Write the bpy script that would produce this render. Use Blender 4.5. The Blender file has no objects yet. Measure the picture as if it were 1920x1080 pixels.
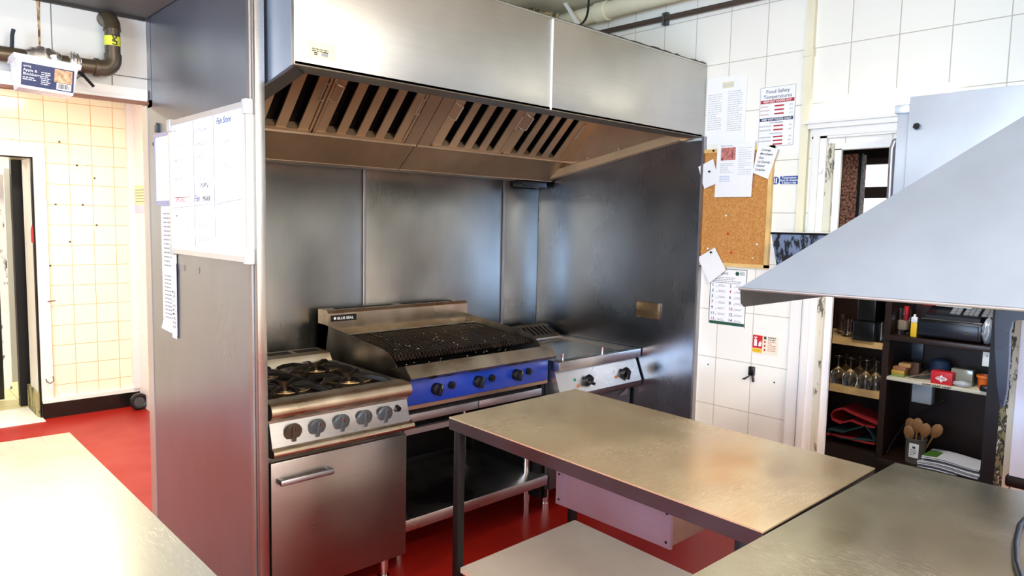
import bpy, bmesh, math, random
from mathutils import Vector, Matrix
random.seed(7)
sc = bpy.context.scene
COL = sc.collection

# ------------------------------------------------------------------ camera
FPX, YAW, PITCH, ROLL, CAMZ = 1335.31, 0.754857, -0.089593, 0.020489, 1.53
_cy, _sy = math.cos(YAW), math.sin(YAW)
CF = Vector((_sy*math.cos(PITCH), _cy*math.cos(PITCH), math.sin(PITCH)))
_r = Vector((_cy, -_sy, 0)); _u = _r.cross(CF)
CR = _r*math.cos(ROLL) + _u*math.sin(ROLL)
CU = -_r*math.sin(ROLL) + _u*math.cos(ROLL)
CC = Vector((0, 0, CAMZ))
cam_d = bpy.data.cameras.new('camera'); cam = bpy.data.objects.new('camera', cam_d); COL.objects.link(cam)
cam_d.sensor_width = 36; cam_d.lens = 36*FPX/1920; cam_d.clip_start = 0.05; cam_d.clip_end = 60
M = Matrix.Identity(4)
for i in range(3):
    M[i][0] = CR[i]; M[i][1] = CU[i]; M[i][2] = -CF[i]; M[i][3] = CC[i]
cam.matrix_world = M
sc.camera = cam

def at(px, py, ax, v):
    """world point seen at a measured photo coordinate, lying on the plane ax = v"""
    d = CR*((px-960)/FPX) + CU*((540-py)/FPX) + CF
    k = 'xyz'.index(ax)
    return CC + d*((v-CC[k])/d[k])

# ------------------------------------------------------------------ light and exposure
sc.view_settings.view_transform = 'Standard'
sc.view_settings.look = 'None'
sc.view_settings.gamma = 1
sc.view_settings.use_curve_mapping = False
sc.view_settings.exposure = 1.0
sc.cycles.max_bounces = 8
sc.cycles.diffuse_bounces = 4
sc.cycles.glossy_bounces = 6
sc.cycles.sample_clamp_indirect = 8
w = bpy.data.worlds.new('sky'); sc.world = w; w.use_nodes = True
w.node_tree.nodes['Background'].inputs[0].default_value = (0.9, 0.95, 1, 1)
w.node_tree.nodes['Background'].inputs[1].default_value = 1.6

def area(name, loc, target, sx, sy, power, col):
    l = bpy.data.lights.new(name, 'AREA'); l.shape = 'RECTANGLE'; l.size = sx; l.size_y = sy
    l.energy = power; l.color = col
    o = bpy.data.objects.new(name, l); COL.objects.link(o); o.location = loc
    o.rotation_euler = (Vector(target)-Vector(loc)).to_track_quat('-Z', 'Y').to_euler()
    return o
area('ceiling_tube_light', (0.2, -0.7, 2.76), (0.2, -0.6, 0), 1.6, 0.22, 60, (1, 0.93, 0.80))
area('ceiling_tube_light', (1.9, -1.7, 2.76), (1.95, -1.5, 0), 1.4, 0.2, 26, (1, 0.92, 0.76))
area('ceiling_tube_light', (-1.3, 1.5, 2.76), (-1.3, 1.6, 0), 1.4, 0.2, 26, (1, 0.92, 0.78))
area('window_daylight', (-2.74, 0.3, 1.65), (0, 0.35, 1.5), 2.2, 1.2, 125, (0.46, 0.69, 1))
area('window_daylight', (0.9, -2.7, 1.75), (1.2, 0, 1.5), 2.4, 1.1, 60, (1, 0.97, 0.9))
area('ceiling_tube_light', (0.4, 4.9, 2.5), (0.4, 4.95, 0), 1.6, 0.3, 42, (1, 0.96, 0.78))
area('corridor_light', (0.4, 7.6, 2.3), (0.4, 7.6, 0), 0.8, 0.8, 25, (1, 0.98, 0.92))
area('bar_shelf_fill', (3.85, 1.2, 2.42), (4.75, 1.2, 0.8), 0.5, 1.2, 17, (1, 0.94, 0.84))  # unseen fill lamp, added to brighten the bar shelf fronts

# ------------------------------------------------------------------ mesh helpers
class MB:
    def __init__(s): s.v = []; s.f = []; s.m = []; s.mi = 0
    def add(s, vs, fs):
        b = len(s.v); s.v += [Vector(p) for p in vs]
        for f in fs: s.f.append(tuple(i+b for i in f)); s.m.append(s.mi)
        return s
    def mat(s, i): s.mi = i; return s
    def box(s, x0, x1, y0, y1, z0, z1, bev=0, M=None, seg=2):
        if x0 > x1: x0, x1 = x1, x0
        if y0 > y1: y0, y1 = y1, y0
        if z0 > z1: z0, z1 = z1, z0
        vs = [Vector((x, y, z)) for x in (x0, x1) for y in (y0, y1) for z in (z0, z1)]
        fs = [(0,1,3,2),(4,6,7,5),(0,4,5,1),(2,3,7,6),(0,2,6,4),(1,5,7,3)]
        if bev:
            bm = bmesh.new(); bv = [bm.verts.new(p) for p in vs]
            for f in fs: bm.faces.new([bv[i] for i in f])
            bmesh.ops.bevel(bm, geom=list(bm.edges), offset=bev, segments=seg, profile=0.5, affect='EDGES')
            bm.verts.index_update(); vs = [x.co.copy() for x in bm.verts]; fs = [tuple(q.index for q in f.verts) for f in bm.faces]; bm.free()
        if M: vs = [M @ p for p in vs]
        return s.add(vs, fs)
    def prism(s, pts, axis, a, b):
        """pts: 2-D outline in the plane across the axis (x: (y,z), y: (x,z), z: (x,y))"""
        def P(q, t):
            return {'x': (t, q[0], q[1]), 'y': (q[0], t, q[1]), 'z': (q[0], q[1], t)}[axis]
        n = len(pts); vs = [P(q, a) for q in pts]+[P(q, b) for q in pts]
        fs = [tuple(range(n)), tuple(range(2*n-1, n-1, -1))]+[(i, i+n, (i+1) % n+n, (i+1) % n) for i in range(n)]
        return s.add(vs, fs)
    def slab(s, pts, n, t):
        """planar polygon pts thickened by t along n"""
        n = Vector(n).normalized()*t; k = len(pts)
        vs = [Vector(p) for p in pts]+[Vector(p)+n for p in pts]
        fs = [tuple(range(k)), tuple(range(2*k-1, k-1, -1))]+[(i, i+k, (i+1) % k+k, (i+1) % k) for i in range(k)]
        return s.add(vs, fs)
    def cyl(s, p0, p1, r, r2=None, seg=20):
        p0 = Vector(p0); p1 = Vector(p1); r2 = r if r2 is None else r2
        d = (p1-p0).normalized(); a = d.orthogonal().normalized(); b = d.cross(a)
        vs = []
        for p, q in ((p0, r), (p1, r2)):
            for i in range(seg):
                t = 2*math.pi*i/seg; vs.append(p+a*(q*math.cos(t))+b*(q*math.sin(t)))
        fs = [(i, (i+1) % seg, (i+1) % seg+seg, i+seg) for i in range(seg)]
        fs += [tuple(range(seg-1, -1, -1)), tuple(range(seg, 2*seg))]
        return s.add(vs, fs)
    def tube(s, pts, r, seg=10, rz=None):
        pts = [Vector(p) for p in pts]; n = len(pts); vs = []; a = None
        for i, p in enumerate(pts):
            d = (pts[min(i+1, n-1)]-pts[max(i-1, 0)]).normalized()
            a = d.orthogonal().normalized() if a is None else (a-d*a.dot(d)).normalized()
            b = d.cross(a); rr = r[i] if isinstance(r, (list, tuple)) else r
            for k in range(seg):
                t = 2*math.pi*k/seg; vs.append(p+a*(rr*math.cos(t))+b*(rr*math.sin(t)))
        fs = []
        for i in range(n-1):
            for k in range(seg):
                fs.append((i*seg+k, i*seg+(k+1) % seg, (i+1)*seg+(k+1) % seg, (i+1)*seg+k))
        fs += [tuple(range(seg-1, -1, -1)), tuple(range((n-1)*seg, n*seg))]
        return s.add(vs, fs)
    def lathe(s, prof, c, seg=24, M=None, cap=True):
        c = Vector(c); vs = []
        for r, z in prof:
            for k in range(seg):
                t = 2*math.pi*k/seg; p = Vector((r*math.cos(t), r*math.sin(t), z))
                vs.append(c+(M @ p if M else p))
        fs = []; n = len(prof)
        for i in range(n-1):
            for k in range(seg):
                fs.append((i*seg+k, i*seg+(k+1) % seg, (i+1)*seg+(k+1) % seg, (i+1)*seg+k))
        if cap: fs += [tuple(range(seg-1, -1, -1)), tuple(range((n-1)*seg, n*seg))]
        return s.add(vs, fs)
    def grid(s, fn, nu, nv):
        vs = [fn(i/nu, j/nv) for i in range(nu+1) for j in range(nv+1)]
        fs = [(i*(nv+1)+j, (i+1)*(nv+1)+j, (i+1)*(nv+1)+j+1, i*(nv+1)+j+1) for i in range(nu) for j in range(nv)]
        return s.add(vs, fs)
    def fbox(s, fr, u0, u1, v0, v1, t0, t1):
        """box in a frame fr = (origin, u, v, n)"""
        O, u, v, n = fr
        vs = [O+u*a+v*b+n*c for a in (u0, u1) for b in (v0, v1) for c in (t0, t1)]
        return s.add(vs, [(0,1,3,2),(4,6,7,5),(0,4,5,1),(2,3,7,6),(0,2,6,4),(1,5,7,3)])
    def fpoly(s, fr, pts, t0, t1):
        O, u, v, n = fr
        return s.slab([O+u*a+v*b+n*t0 for a, b in pts], n, t1-t0)
    def stroke(s, fr, pts, wd, t0=0.0008, t1=0.0012):
        for (a, b) in zip(pts[:-1], pts[1:]):
            d = Vector((b[0]-a[0], b[1]-a[1]))
            if d.length < 1e-6: continue
            d.normalize(); q = Vector((-d[1], d[0]))*wd/2; d = d*wd*0.3
            s.fpoly(fr, [(a[0]+q[0]-d[0], a[1]+q[1]-d[1]), (b[0]+q[0]+d[0], b[1]+q[1]+d[1]), (b[0]-q[0]+d[0], b[1]-q[1]+d[1]), (a[0]-q[0]-d[0], a[1]-q[1]-d[1])], t0, t1)
        return s
    def text(s, fr, body, u, v, size, align='LEFT', t=0.0012, sx=1.0, shear=0.0, bold=0.0, rot=0.0):
        O, U, V, N = fr
        cu = bpy.data.curves.new('lettering', 'FONT'); cu.body = body; cu.size = size; cu.align_x = align
        cu.shear = shear; cu.offset = bold; cu.resolution_u = 2
        o = bpy.data.objects.new('lettering', cu); COL.objects.link(o)
        dg = bpy.context.evaluated_depsgraph_get(); me = bpy.data.meshes.new_from_object(o.evaluated_get(dg))
        cr, sr = math.cos(rot), math.sin(rot); vs = []
        for q in me.vertices:
            a, b = q.co.x*sx, q.co.y
            vs.append(O+U*(u+a*cr-b*sr)+V*(v+a*sr+b*cr)+N*t)
        s.add(vs, [tuple(p.vertices) for p in me.polygons])
        bpy.data.objects.remove(o); bpy.data.curves.remove(cu); bpy.data.meshes.remove(me)
        return s
    def scribble(s, fr, u, v, length, h, wd, seed=0, slant=0.3):
        rnd = random.Random(seed); pts = []; x = 0
        while x < length:
            if rnd.random() < 0.16 and len(pts) > 2:
                s.stroke(fr, pts, wd); pts = []; x += h*0.5
            pts.append((u+x+slant*h*rnd.random(), v+h*rnd.random())); x += h*0.28
        if len(pts) > 1: s.stroke(fr, pts, wd)
        return s
    def lines(s, fr, u0, u1, v0, dv, n, h, seed=0, fill=0.9):
        """rows of printed words too small to read"""
        rnd = random.Random(seed)
        for i in range(n):
            x = u0; end = u0+(u1-u0)*(fill if rnd.random() < 0.75 else rnd.uniform(0.35, 0.8))
            while x < end:
                L = min(rnd.uniform(1.5, 5)*h, end-x); s.fbox(fr, x, x+L, v0-i*dv, v0-i*dv+h*0.8, 0.0006, 0.001); x += L+h*0.7
        return s

RM = {}      # world matrix of the thing every part belongs to
def thing(name, label, cat, loc=(0, 0, 0), rz=0, group=None, M=None):
    o = bpy.data.objects.new(name, None); COL.objects.link(o); o.empty_display_size = 0.1
    m = M if M is not None else (Matrix.Translation(Vector(loc)) @ Matrix.Rotation(rz, 4, 'Z'))
    o.matrix_world = m; RM[o.name] = m
    o['label'] = label; o['category'] = cat
    if group: o['group'] = group
    return o
def mkmesh(mb, name, mats, inv):
    me = bpy.data.meshes.new(name)
    me.from_pydata([inv @ p for p in mb.v], [], mb.f)
    mats = mats if isinstance(mats, (list, tuple)) else [mats]
    for m in mats: me.materials.append(m)
    me.polygons.foreach_set('material_index', mb.m)
    bm = bmesh.new(); bm.from_mesh(me); bmesh.ops.recalc_face_normals(bm, faces=bm.faces); bm.to_mesh(me); bm.free()
    me.polygons.foreach_set('use_smooth', [True]*len(me.polygons))
    me.set_sharp_from_angle(angle=math.radians(38))
    me.update()
    return me
def part(mb, name, mats, parent, label=None, local=False, stuff=False):
    m = RM[parent.name]
    o = bpy.data.objects.new(name, mkmesh(mb, name, mats, Matrix.Identity(4) if local else m.inverted()))
    COL.objects.link(o); o.parent = parent; RM[o.name] = m
    if label: o['label'] = label
    if stuff: o['kind'] = 'stuff'
    return o
def solo(mb, name, mats, label, cat, group=None, kind=None):
    xs = [p.x for p in mb.v]; ys = [p.y for p in mb.v]; zs = [p.z for p in mb.v]
    m = Matrix.Translation(((min(xs)+max(xs))/2, (min(ys)+max(ys))/2, min(zs)))
    o = bpy.data.objects.new(name, mkmesh(mb, name, mats, m.inverted())); COL.objects.link(o); o.matrix_world = m
    RM[o.name] = m
    o['label'] = label; o['category'] = cat
    if group: o['group'] = group
    if kind: o['kind'] = kind
    return o
def struct(mb, name, mats, parent=None):
    if parent: return part(mb, name, mats, parent)
    o = bpy.data.objects.new(name, mkmesh(mb, name, mats, Matrix.Identity(4))); COL.objects.link(o); o['kind'] = 'structure'
    RM[o.name] = Matrix.Identity(4)
    return o
UX, UY, UZ = Vector((1, 0, 0)), Vector((0, 1, 0)), Vector((0, 0, 1))
def fw(x, y, z): return (Vector((x, y, z)), -UY, UZ, -UX)       # frame on a surface facing -X (reads towards -Y)
def ff(x, y, z): return (Vector((x, y, z)), UX, UZ, -UY)        # frame on a surface facing -Y

# ------------------------------------------------------------------ materials
def lin(h):
    h = h.lstrip('#'); c = [int(h[i:i+2], 16)/255 for i in (0, 2, 4)]
    return tuple(((x/12.92) if x <= .04045 else ((x+.055)/1.055)**2.4) for x in c)+(1,)
def newmat(name):
    m = bpy.data.materials.new(name); m.use_nodes = True
    return m, m.node_tree.nodes, m.node_tree.links, m.node_tree.nodes['Principled BSDF']
def noise(N, L, scale, vec=(1, 1, 1), detail=3, coord='Object', rough=0.55):
    tc = N.new('ShaderNodeTexCoord'); mp = N.new('ShaderNodeMapping'); mp.inputs['Scale'].default_value = vec
    L.new(tc.outputs[coord], mp.inputs[0]); t = N.new('ShaderNodeTexNoise'); t.inputs['Scale'].default_value = scale
    t.inputs['Detail'].default_value = detail; t.inputs['Roughness'].default_value = rough; L.new(mp.outputs[0], t.inputs['Vector'])
    return t.outputs['Fac']
def ramp(N, L, src, stops, ease=False):
    r = N.new('ShaderNodeValToRGB'); L.new(src, r.inputs[0]); e = r.color_ramp.elements
    if ease: r.color_ramp.interpolation = 'EASE'
    e[0].position, e[0].color = stops[0]; e[1].position, e[1].color = stops[-1]
    for p, c in stops[1:-1]:
        q = e.new(p); q.color = c
    return r.outputs[0]
def rng(N, L, src, a, b, c, d):
    r = N.new('ShaderNodeMapRange'); r.interpolation_type = 'SMOOTHSTEP'; L.new(src, r.inputs[0])
    for i, v in enumerate((a, b, c, d)): r.inputs[i+1].default_value = v
    return r.outputs[0]
def bump(N, L, B, src, strength, dist=0.002):
    b = N.new('ShaderNodeBump'); b.inputs['Strength'].default_value = strength; b.inputs['Distance'].default_value = dist
    L.new(src, b.inputs['Height']); L.new(b.outputs[0], B.inputs['Normal']); return b
def plain(name, col, rough=0.5, metal=0.0, bmp=0, bsc=60, var=0.0, vsc=6, spec=0.5):
    m, N, L, B = newmat(name); c = lin(col) if isinstance(col, str) else col
    B.inputs['Base Color'].default_value = c; B.inputs['Roughness'].default_value = rough; B.inputs['Metallic'].default_value = metal
    B.inputs['Specular IOR Level'].default_value = spec
    nz = noise(N, L, vsc)
    if var:
        lo = tuple(max(0, x*(1-var)) for x in c[:3])+(1,); hi = tuple(min(1, x*(1+var)) for x in c[:3])+(1,)
        L.new(ramp(N, L, nz, [(0.3, lo), (0.7, hi)]), B.inputs['Base Color'])
    else:
        L.new(rng(N, L, nz, 0.3, 0.7, max(0, rough-0.04), min(1, rough+0.04)), B.inputs['Roughness'])
    if bmp: bump(N, L, B, noise(N, L, bsc), bmp)
    return m
def steel(name, col=(.60, .60, .59), rough=0.3, brush=(2, 2, 160), bs=0.12, stain=None, sa=0.5, rv=0.1, ssc=2.5, metal=1.0, scratch=0):
    m, N, L, B = newmat(name); c = tuple(col)+(1,)
    B.inputs['Metallic'].default_value = metal
    big = noise(N, L, ssc, detail=2)
    fine = noise(N, L, 3, vec=tuple(min(v, 70) for v in brush), detail=2)
    L.new(rng(N, L, big, 0.2, 0.8, max(.05, rough-rv), rough+rv), B.inputs['Roughness'])
    s = tuple(stain)+(1,) if stain else tuple(x*0.86 for x in col)+(1,)
    L.new(ramp(N, L, noise(N, L, ssc*1.3, vec=(1, 1.2, 0.8), detail=3), [(0.2, s), (0.5+0.25*(1-sa)+.2, c)], True), B.inputs['Base Color'])
    mx = N.new('ShaderNodeMix'); mx.data_type = 'RGBA'; mx.blend_type = 'MULTIPLY'; mx.inputs[0].default_value = 1
    lk = B.inputs['Base Color'].links[0]; src = lk.from_socket; L.remove(lk); L.new(src, mx.inputs[6])
    L.new(ramp(N, L, fine, [(0.25, (.95, .95, .95, 1)), (0.75, (1, 1, 1, 1))], True), mx.inputs[7]); L.new(mx.outputs[2], B.inputs['Base Color'])
    lk = B.inputs['Roughness'].links[0]; src = lk.from_socket; L.remove(lk)
    ad = N.new('ShaderNodeMath'); ad.operation = 'MULTIPLY_ADD'; L.new(fine, ad.inputs[0]); ad.inputs[1].default_value = bs*.4; L.new(src, ad.inputs[2])
    L.new(ad.outputs[0], B.inputs['Roughness'])
    if scratch:
        v = noise(N, L, 14, vec=(1, 7, 1), detail=6, rough=0.75)
        b2 = N.new('ShaderNodeBump'); b2.inputs['Strength'].default_value = scratch; b2.inputs['Distance'].default_value = 0.001
        L.new(v, b2.inputs['Height']); L.new(b2.outputs[0], B.inputs['Normal'])
        sv = noise(N, L, 30, vec=(1, 12, 1) if brush[1] > brush[0] else (12, 1, 1), detail=5, rough=.8)
        lk = B.inputs['Base Color'].links[0]; src = lk.from_socket; L.remove(lk)
        m2 = N.new('ShaderNodeMix'); m2.data_type = 'RGBA'; L.new(src, m2.inputs[6]); m2.inputs[7].default_value = (1, .95, .78, 1)
        mu = N.new('ShaderNodeMath'); mu.operation = 'MULTIPLY'; L.new(rng(N, L, sv, .50, .72, 0, 1), mu.inputs[0]); L.new(rng(N, L, noise(N, L, 2.6, detail=1), .40, .62, 0, 1), mu.inputs[1])
        L.new(mu.outputs[0], m2.inputs[0]); L.new(m2.outputs[2], B.inputs['Base Color'])
    return m
def tiles(name, axis, w, h, off, c1, c2, grout, rough=0.12, mortar=0.0022, wob=0.12):
    m, N, L, B = newmat(name)
    g = N.new('ShaderNodeNewGeometry'); sep = N.new('ShaderNodeSeparateXYZ'); L.new(g.outputs['Position'], sep.inputs[0])
    cmb = N.new('ShaderNodeCombineXYZ')
    a = {'yz': ('Y', 'Z'), 'xz': ('X', 'Z'), 'xy': ('X', 'Y')}[axis]
    for i, k in enumerate(a):
        ad = N.new('ShaderNodeMath'); ad.operation = 'SUBTRACT'; L.new(sep.outputs[k], ad.inputs[0]); ad.inputs[1].default_value = off[i]-40*(w, h)[i]
        L.new(ad.outputs[0], cmb.inputs[i])
    b = N.new('ShaderNodeTexBrick'); b.offset = 0; b.squash = 1
    b.inputs['Scale'].default_value = 1; b.inputs['Brick Width'].default_value = w; b.inputs['Row Height'].default_value = h
    b.inputs['Mortar Size'].default_value = mortar; b.inputs['Mortar Smooth'].default_value = 0.2; b.inputs['Bias'].default_value = 0
    b.inputs['Color1'].default_value = lin(c1); b.inputs['Color2'].default_value = lin(c2); b.inputs['Mortar'].default_value = lin(grout)
    L.new(cmb.outputs[0], b.inputs['Vector']); L.new(b.outputs['Color'], B.inputs['Base Color'])
    L.new(rng(N, L, b.outputs['Fac'], 0, 1, rough, 0.8), B.inputs['Roughness'])
    b1 = N.new('ShaderNodeBump'); b1.invert = True; b1.inputs['Strength'].default_value = 0.5; b1.inputs['Distance'].default_value = 0.002
    L.new(b.outputs['Fac'], b1.inputs['Height'])
    nz = noise(N, L, 5, detail=1, coord='Object'); b2 = N.new('ShaderNodeBump'); b2.inputs['Strength'].default_value = wob; b2.inputs['Distance'].default_value = 0.01
    L.new(nz, b2.inputs['Height']); L.new(b1.outputs[0], b2.inputs['Normal']); L.new(b2.outputs[0], B.inputs['Normal'])
    return m
def peeling(name, c1, c2, sc_=18, th=0.5, c3=None):
    m, N, L, B = newmat(name); f = noise(N, L, sc_, vec=(1, 1, 0.35), detail=8, rough=0.7)
    st = [(th-0.02, lin(c1)), (th+0.02, lin(c2))]
    if c3: st = [(th-0.1, lin(c3)), (th-0.07, lin(c1)), (th, lin(c1)), (th+0.02, lin(c2))]
    L.new(ramp(N, L, f, st), B.inputs['Base Color']); B.inputs['Roughness'].default_value = 0.6; bump(N, L, B, f, 0.6, 0.004)
    return m
def glass(name, col=(1, 1, 1), rough=0.02, alpha=None):
    m, N, L, B = newmat(name); B.inputs['Base Color'].default_value = tuple(col)+(1,); B.inputs['Roughness'].default_value = rough
    B.inputs['Transmission Weight'].default_value = 1; B.inputs['IOR'].default_value = 1.45
    return m

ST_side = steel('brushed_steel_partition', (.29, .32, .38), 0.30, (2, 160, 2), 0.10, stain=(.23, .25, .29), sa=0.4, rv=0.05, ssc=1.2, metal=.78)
ST_back = steel('brushed_steel_cladding', (.38, .38, .35), 0.29, (160, 2, 2), 0.12, stain=(.26, .255, .235), sa=0.9, rv=0.09, ssc=1.6)
ST_wallr = steel('brushed_steel_cladding_right', (.37, .41, .48), 0.27, (2, 160, 2), 0.12, stain=(.27, .30, .35), sa=0.8, rv=0.08, ssc=1.6)
ST_hood = steel('satin_steel_hood', (.62, .61, .57), 0.36, (2, 2, 200), 0.10, sa=0.5, rv=0.05)
ST_warmgrease = steel('warm_glow_greasy_steel', (.66, .47, .29), 0.36, (160, 2, 2), 0.10, stain=(.44, .31, .20), sa=0.8, rv=0.08, ssc=2, metal=.75)  # warm glow inside the hood put into the grease-stained colour
ST_filter = steel('warm_glow_greasy_filter', (.80, .56, .33), 0.40, (70, 2, 2), 0.10, stain=(.50, .34, .20), sa=0.6, rv=0.08, ssc=1.6, metal=.6)  # golden glow on the baffles mixed into the greasy tint
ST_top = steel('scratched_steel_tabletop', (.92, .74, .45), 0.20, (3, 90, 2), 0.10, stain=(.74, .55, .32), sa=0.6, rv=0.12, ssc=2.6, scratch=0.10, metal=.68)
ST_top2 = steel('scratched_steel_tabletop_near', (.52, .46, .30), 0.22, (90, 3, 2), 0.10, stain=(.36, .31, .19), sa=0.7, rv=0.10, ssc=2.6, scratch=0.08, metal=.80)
ST_plain = steel('satin_steel', (.62, .61, .60), 0.27, (2, 2, 160), 0.08, sa=0.5)
ST_edge = steel('dull_steel_edge', (.42, .41, .43), 0.42, (2, 2, 160), 0.08, sa=0.4)
ST_warm = steel('heat_stained_steel', (.72, .64, .50), 0.28, (2, 2, 160), 0.10, stain=(.48, .37, .25), sa=0.6, ssc=5)
ST_dirty = steel('dark_stained_steel', (.36, .33, .29), 0.36, (2, 2, 120), 0.12, stain=(.20, .17, .14), sa=0.9, ssc=5)
ST_canopy = steel('daylight_blue_satin_steel', (.46, .55, .69), 0.42, (3, 3, 3), 0.02, stain=(.42, .50, .63), rv=0.04, metal=.8)  # blue cast of the daylight put into the steel colour
ST_cab = steel('pale_satin_steel', (.74, .83, .95), 0.42, (3, 3, 3), 0.02, stain=(.68, .76, .87), metal=.6)
CHROME = plain('chrome', (.75, .74, .72, 1), 0.15, 1)
WIRE = plain('bright_wire', (.88, .80, .68, 1), 0.35, .8)
ST_lip = steel('dark_hood_lip', (.27, .22, .17), 0.38, (70, 2, 2), 0.06, stain=(.20, .16, .12))
DARKMET = plain('dark_metal', '#1a1a1b', 0.35, 0.6)
BLACK = plain('black_plastic', '#0d0e10', 0.32)
BLACKM = plain('black_painted_steel', '#0e0e10', 0.45, 0.0, spec=.3)
ST_tedge = steel('dark_table_edge', (.15, .135, .155), 0.36, (2, 2, 160), 0.08, sa=0.4)
ST_drawer = steel('violet_grey_steel', (.38, .35, .43), 0.36, (2, 2, 160), 0.08, sa=0.4)
VOID = plain('void_black', '#0a0a0a', 0.7)  # darkness of slots and hollow housings put into the colour
IRON = plain('cast_iron', '#26221f', 0.42, 0.5, bmp=0.3, bsc=120)
IRONHOT = plain('worn_cast_iron', '#8a7452', 0.34, 0.8, bmp=0.2, bsc=90, var=0.4, vsc=30)
GREY = plain('grey_knob_plastic', '#4c5052', 0.35, 0.2)
BLUE = plain('blue_enamel', '#193a9e', 0.22)
WHITE = plain('white_gloss_paint', '#efece4', 0.35, bmp=0.05, bsc=20)
WHITEP = plain('white_plastic', '#eceeef', 0.3)
PAPER = plain('white_paper', '#f3f3f1', 0.7)
PAPER2 = plain('cream_paper', '#ece2b0', 0.7)
INK = plain('dark_ink', '#26304a', 0.6)
GINK = plain('grey_ink', '#8b8e94', 0.6)
FINK = plain('faint_ink', '#c9cacb', 0.6)
RINK = plain('red_ink', '#b3202c', 0.6)
BINK = plain('blue_ink', '#1f4c9a', 0.6)
NAVY = plain('navy_print', '#1d2a56', 0.5)
GREENP = plain('green_print', '#1e5138', 0.6)
YEL = plain('yellow_print', '#f0c020', 0.5)
REDP = plain('red_print', '#cf1f26', 0.5)
BLUEP = plain('blue_print', '#174a96', 0.5)
CREAM = plain('cream_paint', '#ece4c4', 0.45, bmp=0.06, bsc=12, var=0.05)
GREYP = plain('grey_ceiling_paint', '#6a6862', 0.6, bmp=0.04, bsc=10)
CEIL = plain('cream_ceiling_paint', '#dcd8c4', 0.6, bmp=0.08, bsc=8)
WALLP = plain('white_wall_paint', '#e8e4dc', 0.5)
PINKW = plain('off_white_gloss_wall', '#efe6e2', 0.3)
T_right = tiles('white_wall_tiles', 'yz', .2025, .2555, (1.776, .589), '#f8f5e8', '#f4f1e5', '#c2bba8')
T_bulk = tiles('bulkhead_wall_tiles', 'xz', .2125, .2555, (.645, .589+.0), '#e4e2d8', '#dddbd2', '#77756e', wob=0.6)
T_far = tiles('cream_wall_tiles', 'xz', .152, .152, (1.119, .085), '#f6f0d6', '#f3ecd0', '#dca868')
T_room = tiles('room_wall_tiles', 'yz', .2025, .2555, (0, .589), '#f1eee2', '#ebe8dc', '#a8a294')
T_roomx = tiles('room_wall_tiles_front', 'xz', .2025, .2555, (0, .589), '#f1eee2', '#ebe8dc', '#a8a294')
T_corr = tiles('beige_floor_tiles', 'xy', .2, .2, (0, 0), '#d8cd9c', '#cfc492', '#8f8658', rough=0.4)
def redfloor():
    m, N, L, B = newmat('red_vinyl_floor')
    f = noise(N, L, 260, detail=3); g = noise(N, L, 2.2, detail=4)
    c = ramp(N, L, f, [(0.30, lin('#76100a')), (0.52, lin('#a31b11')), (0.70, lin('#b22a1c'))])
    mx = N.new('ShaderNodeMix'); mx.data_type = 'RGBA'; mx.inputs[7].default_value = lin('#7d160f'); L.new(c, mx.inputs[6])
    L.new(rng(N, L, g, 0.45, 0.75, 0, 0.35), mx.inputs[0]); L.new(mx.outputs[2], B.inputs['Base Color'])
    L.new(rng(N, L, g, 0.3, 0.7, 0.34, 0.46), B.inputs['Roughness']); B.inputs['Specular IOR Level'].default_value = .35; bump(N, L, B, f, 0.15, 0.0006)
    return m
RED = redfloor()
WOOD = plain('dark_stained_wood', '#2a1710', 0.4, var=0.35, vsc=3)
WOOD2 = plain('pale_worn_wood', '#c9a56c', 0.5, var=0.2, vsc=8)
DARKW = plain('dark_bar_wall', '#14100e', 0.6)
PINE = plain('pine_frame', '#e6c07a', 0.45, var=0.12, vsc=10)
def cork():
    m, N, L, B = newmat('cork'); f = noise(N, L, 150, detail=4, rough=0.7)
    L.new(ramp(N, L, f, [(0.32, lin('#a8692a')), (0.5, lin('#c98a44')), (0.68, lin('#dba562'))]), B.inputs['Base Color']); B.inputs['Roughness'].default_value = 0.85
    bump(N, L, B, f, 0.4, 0.001); return m
CORK = cork()
PEEL_L = peeling('peeling_cream_paint', '#5d5844', '#d9d4bd', 16, 0.42)
PEEL_R = peeling('peeling_black_and_cream_paint', '#1d1c18', '#d8d0b4', 60, 0.56, '#8a8252')
PIPE = plain('bronze_painted_pipe', '#5c4f3c', 0.32, 0.4)
FOIL = steel('crumpled_foil', (.8, .74, .66), 0.22, (30, 30, 30), 0.9)
GLASS = glass('clear_glass')
PLAST = glass('clear_plastic', (.92, .94, .96), 0.12)
# ================================================================== THE SETTING
struct(MB().box(-2.8, 3.36, -2.8, 6.25, -0.05, 0), 'floor', RED)
b = MB().box(3.36, 3.41, -2.8, .72, 0, 2.83).box(3.36, 3.41, 1.44, 3.5, 0, 2.83).box(3.36, 3.41, .72, 1.44, 1.93, 2.83)
struct(b, 'wall_right', T_right)
b = MB().box(1.03, 3.36, 3.34, 3.46, 0, 2.83)
struct(b, 'wall_back', WALLP)
b = MB().box(-2.8, .995, 3.39, 3.46, 2.03, 2.83)
struct(b, 'wall_bulkhead', T_bulk)
b = MB().box(-2.8, .1, 6.25, 6.65, 0, 2.6).box(1.037, 1.76, 6.25, 6.65, 0, 2.6).box(.1, 1.037, 6.25, 6.65, 1.944, 2.6)
struct(b, 'wall_far', T_far)
struct(MB().box(1.705, 1.80, 3.46, 6.25, 0, 2.6), 'wall_side', PINKW)
struct(MB().box(-2.9, -2.8, -2.8, 6.65, 0, 2.83), 'wall_left', T_room)
struct(MB().box(-2.8, 3.5, -2.9, -2.8, 0, 2.83), 'wall_front', T_roomx)
struct(MB().box(-2.9, 3.5, -2.9, 3.6, 2.83, 2.9), 'ceiling', CEIL)
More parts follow.
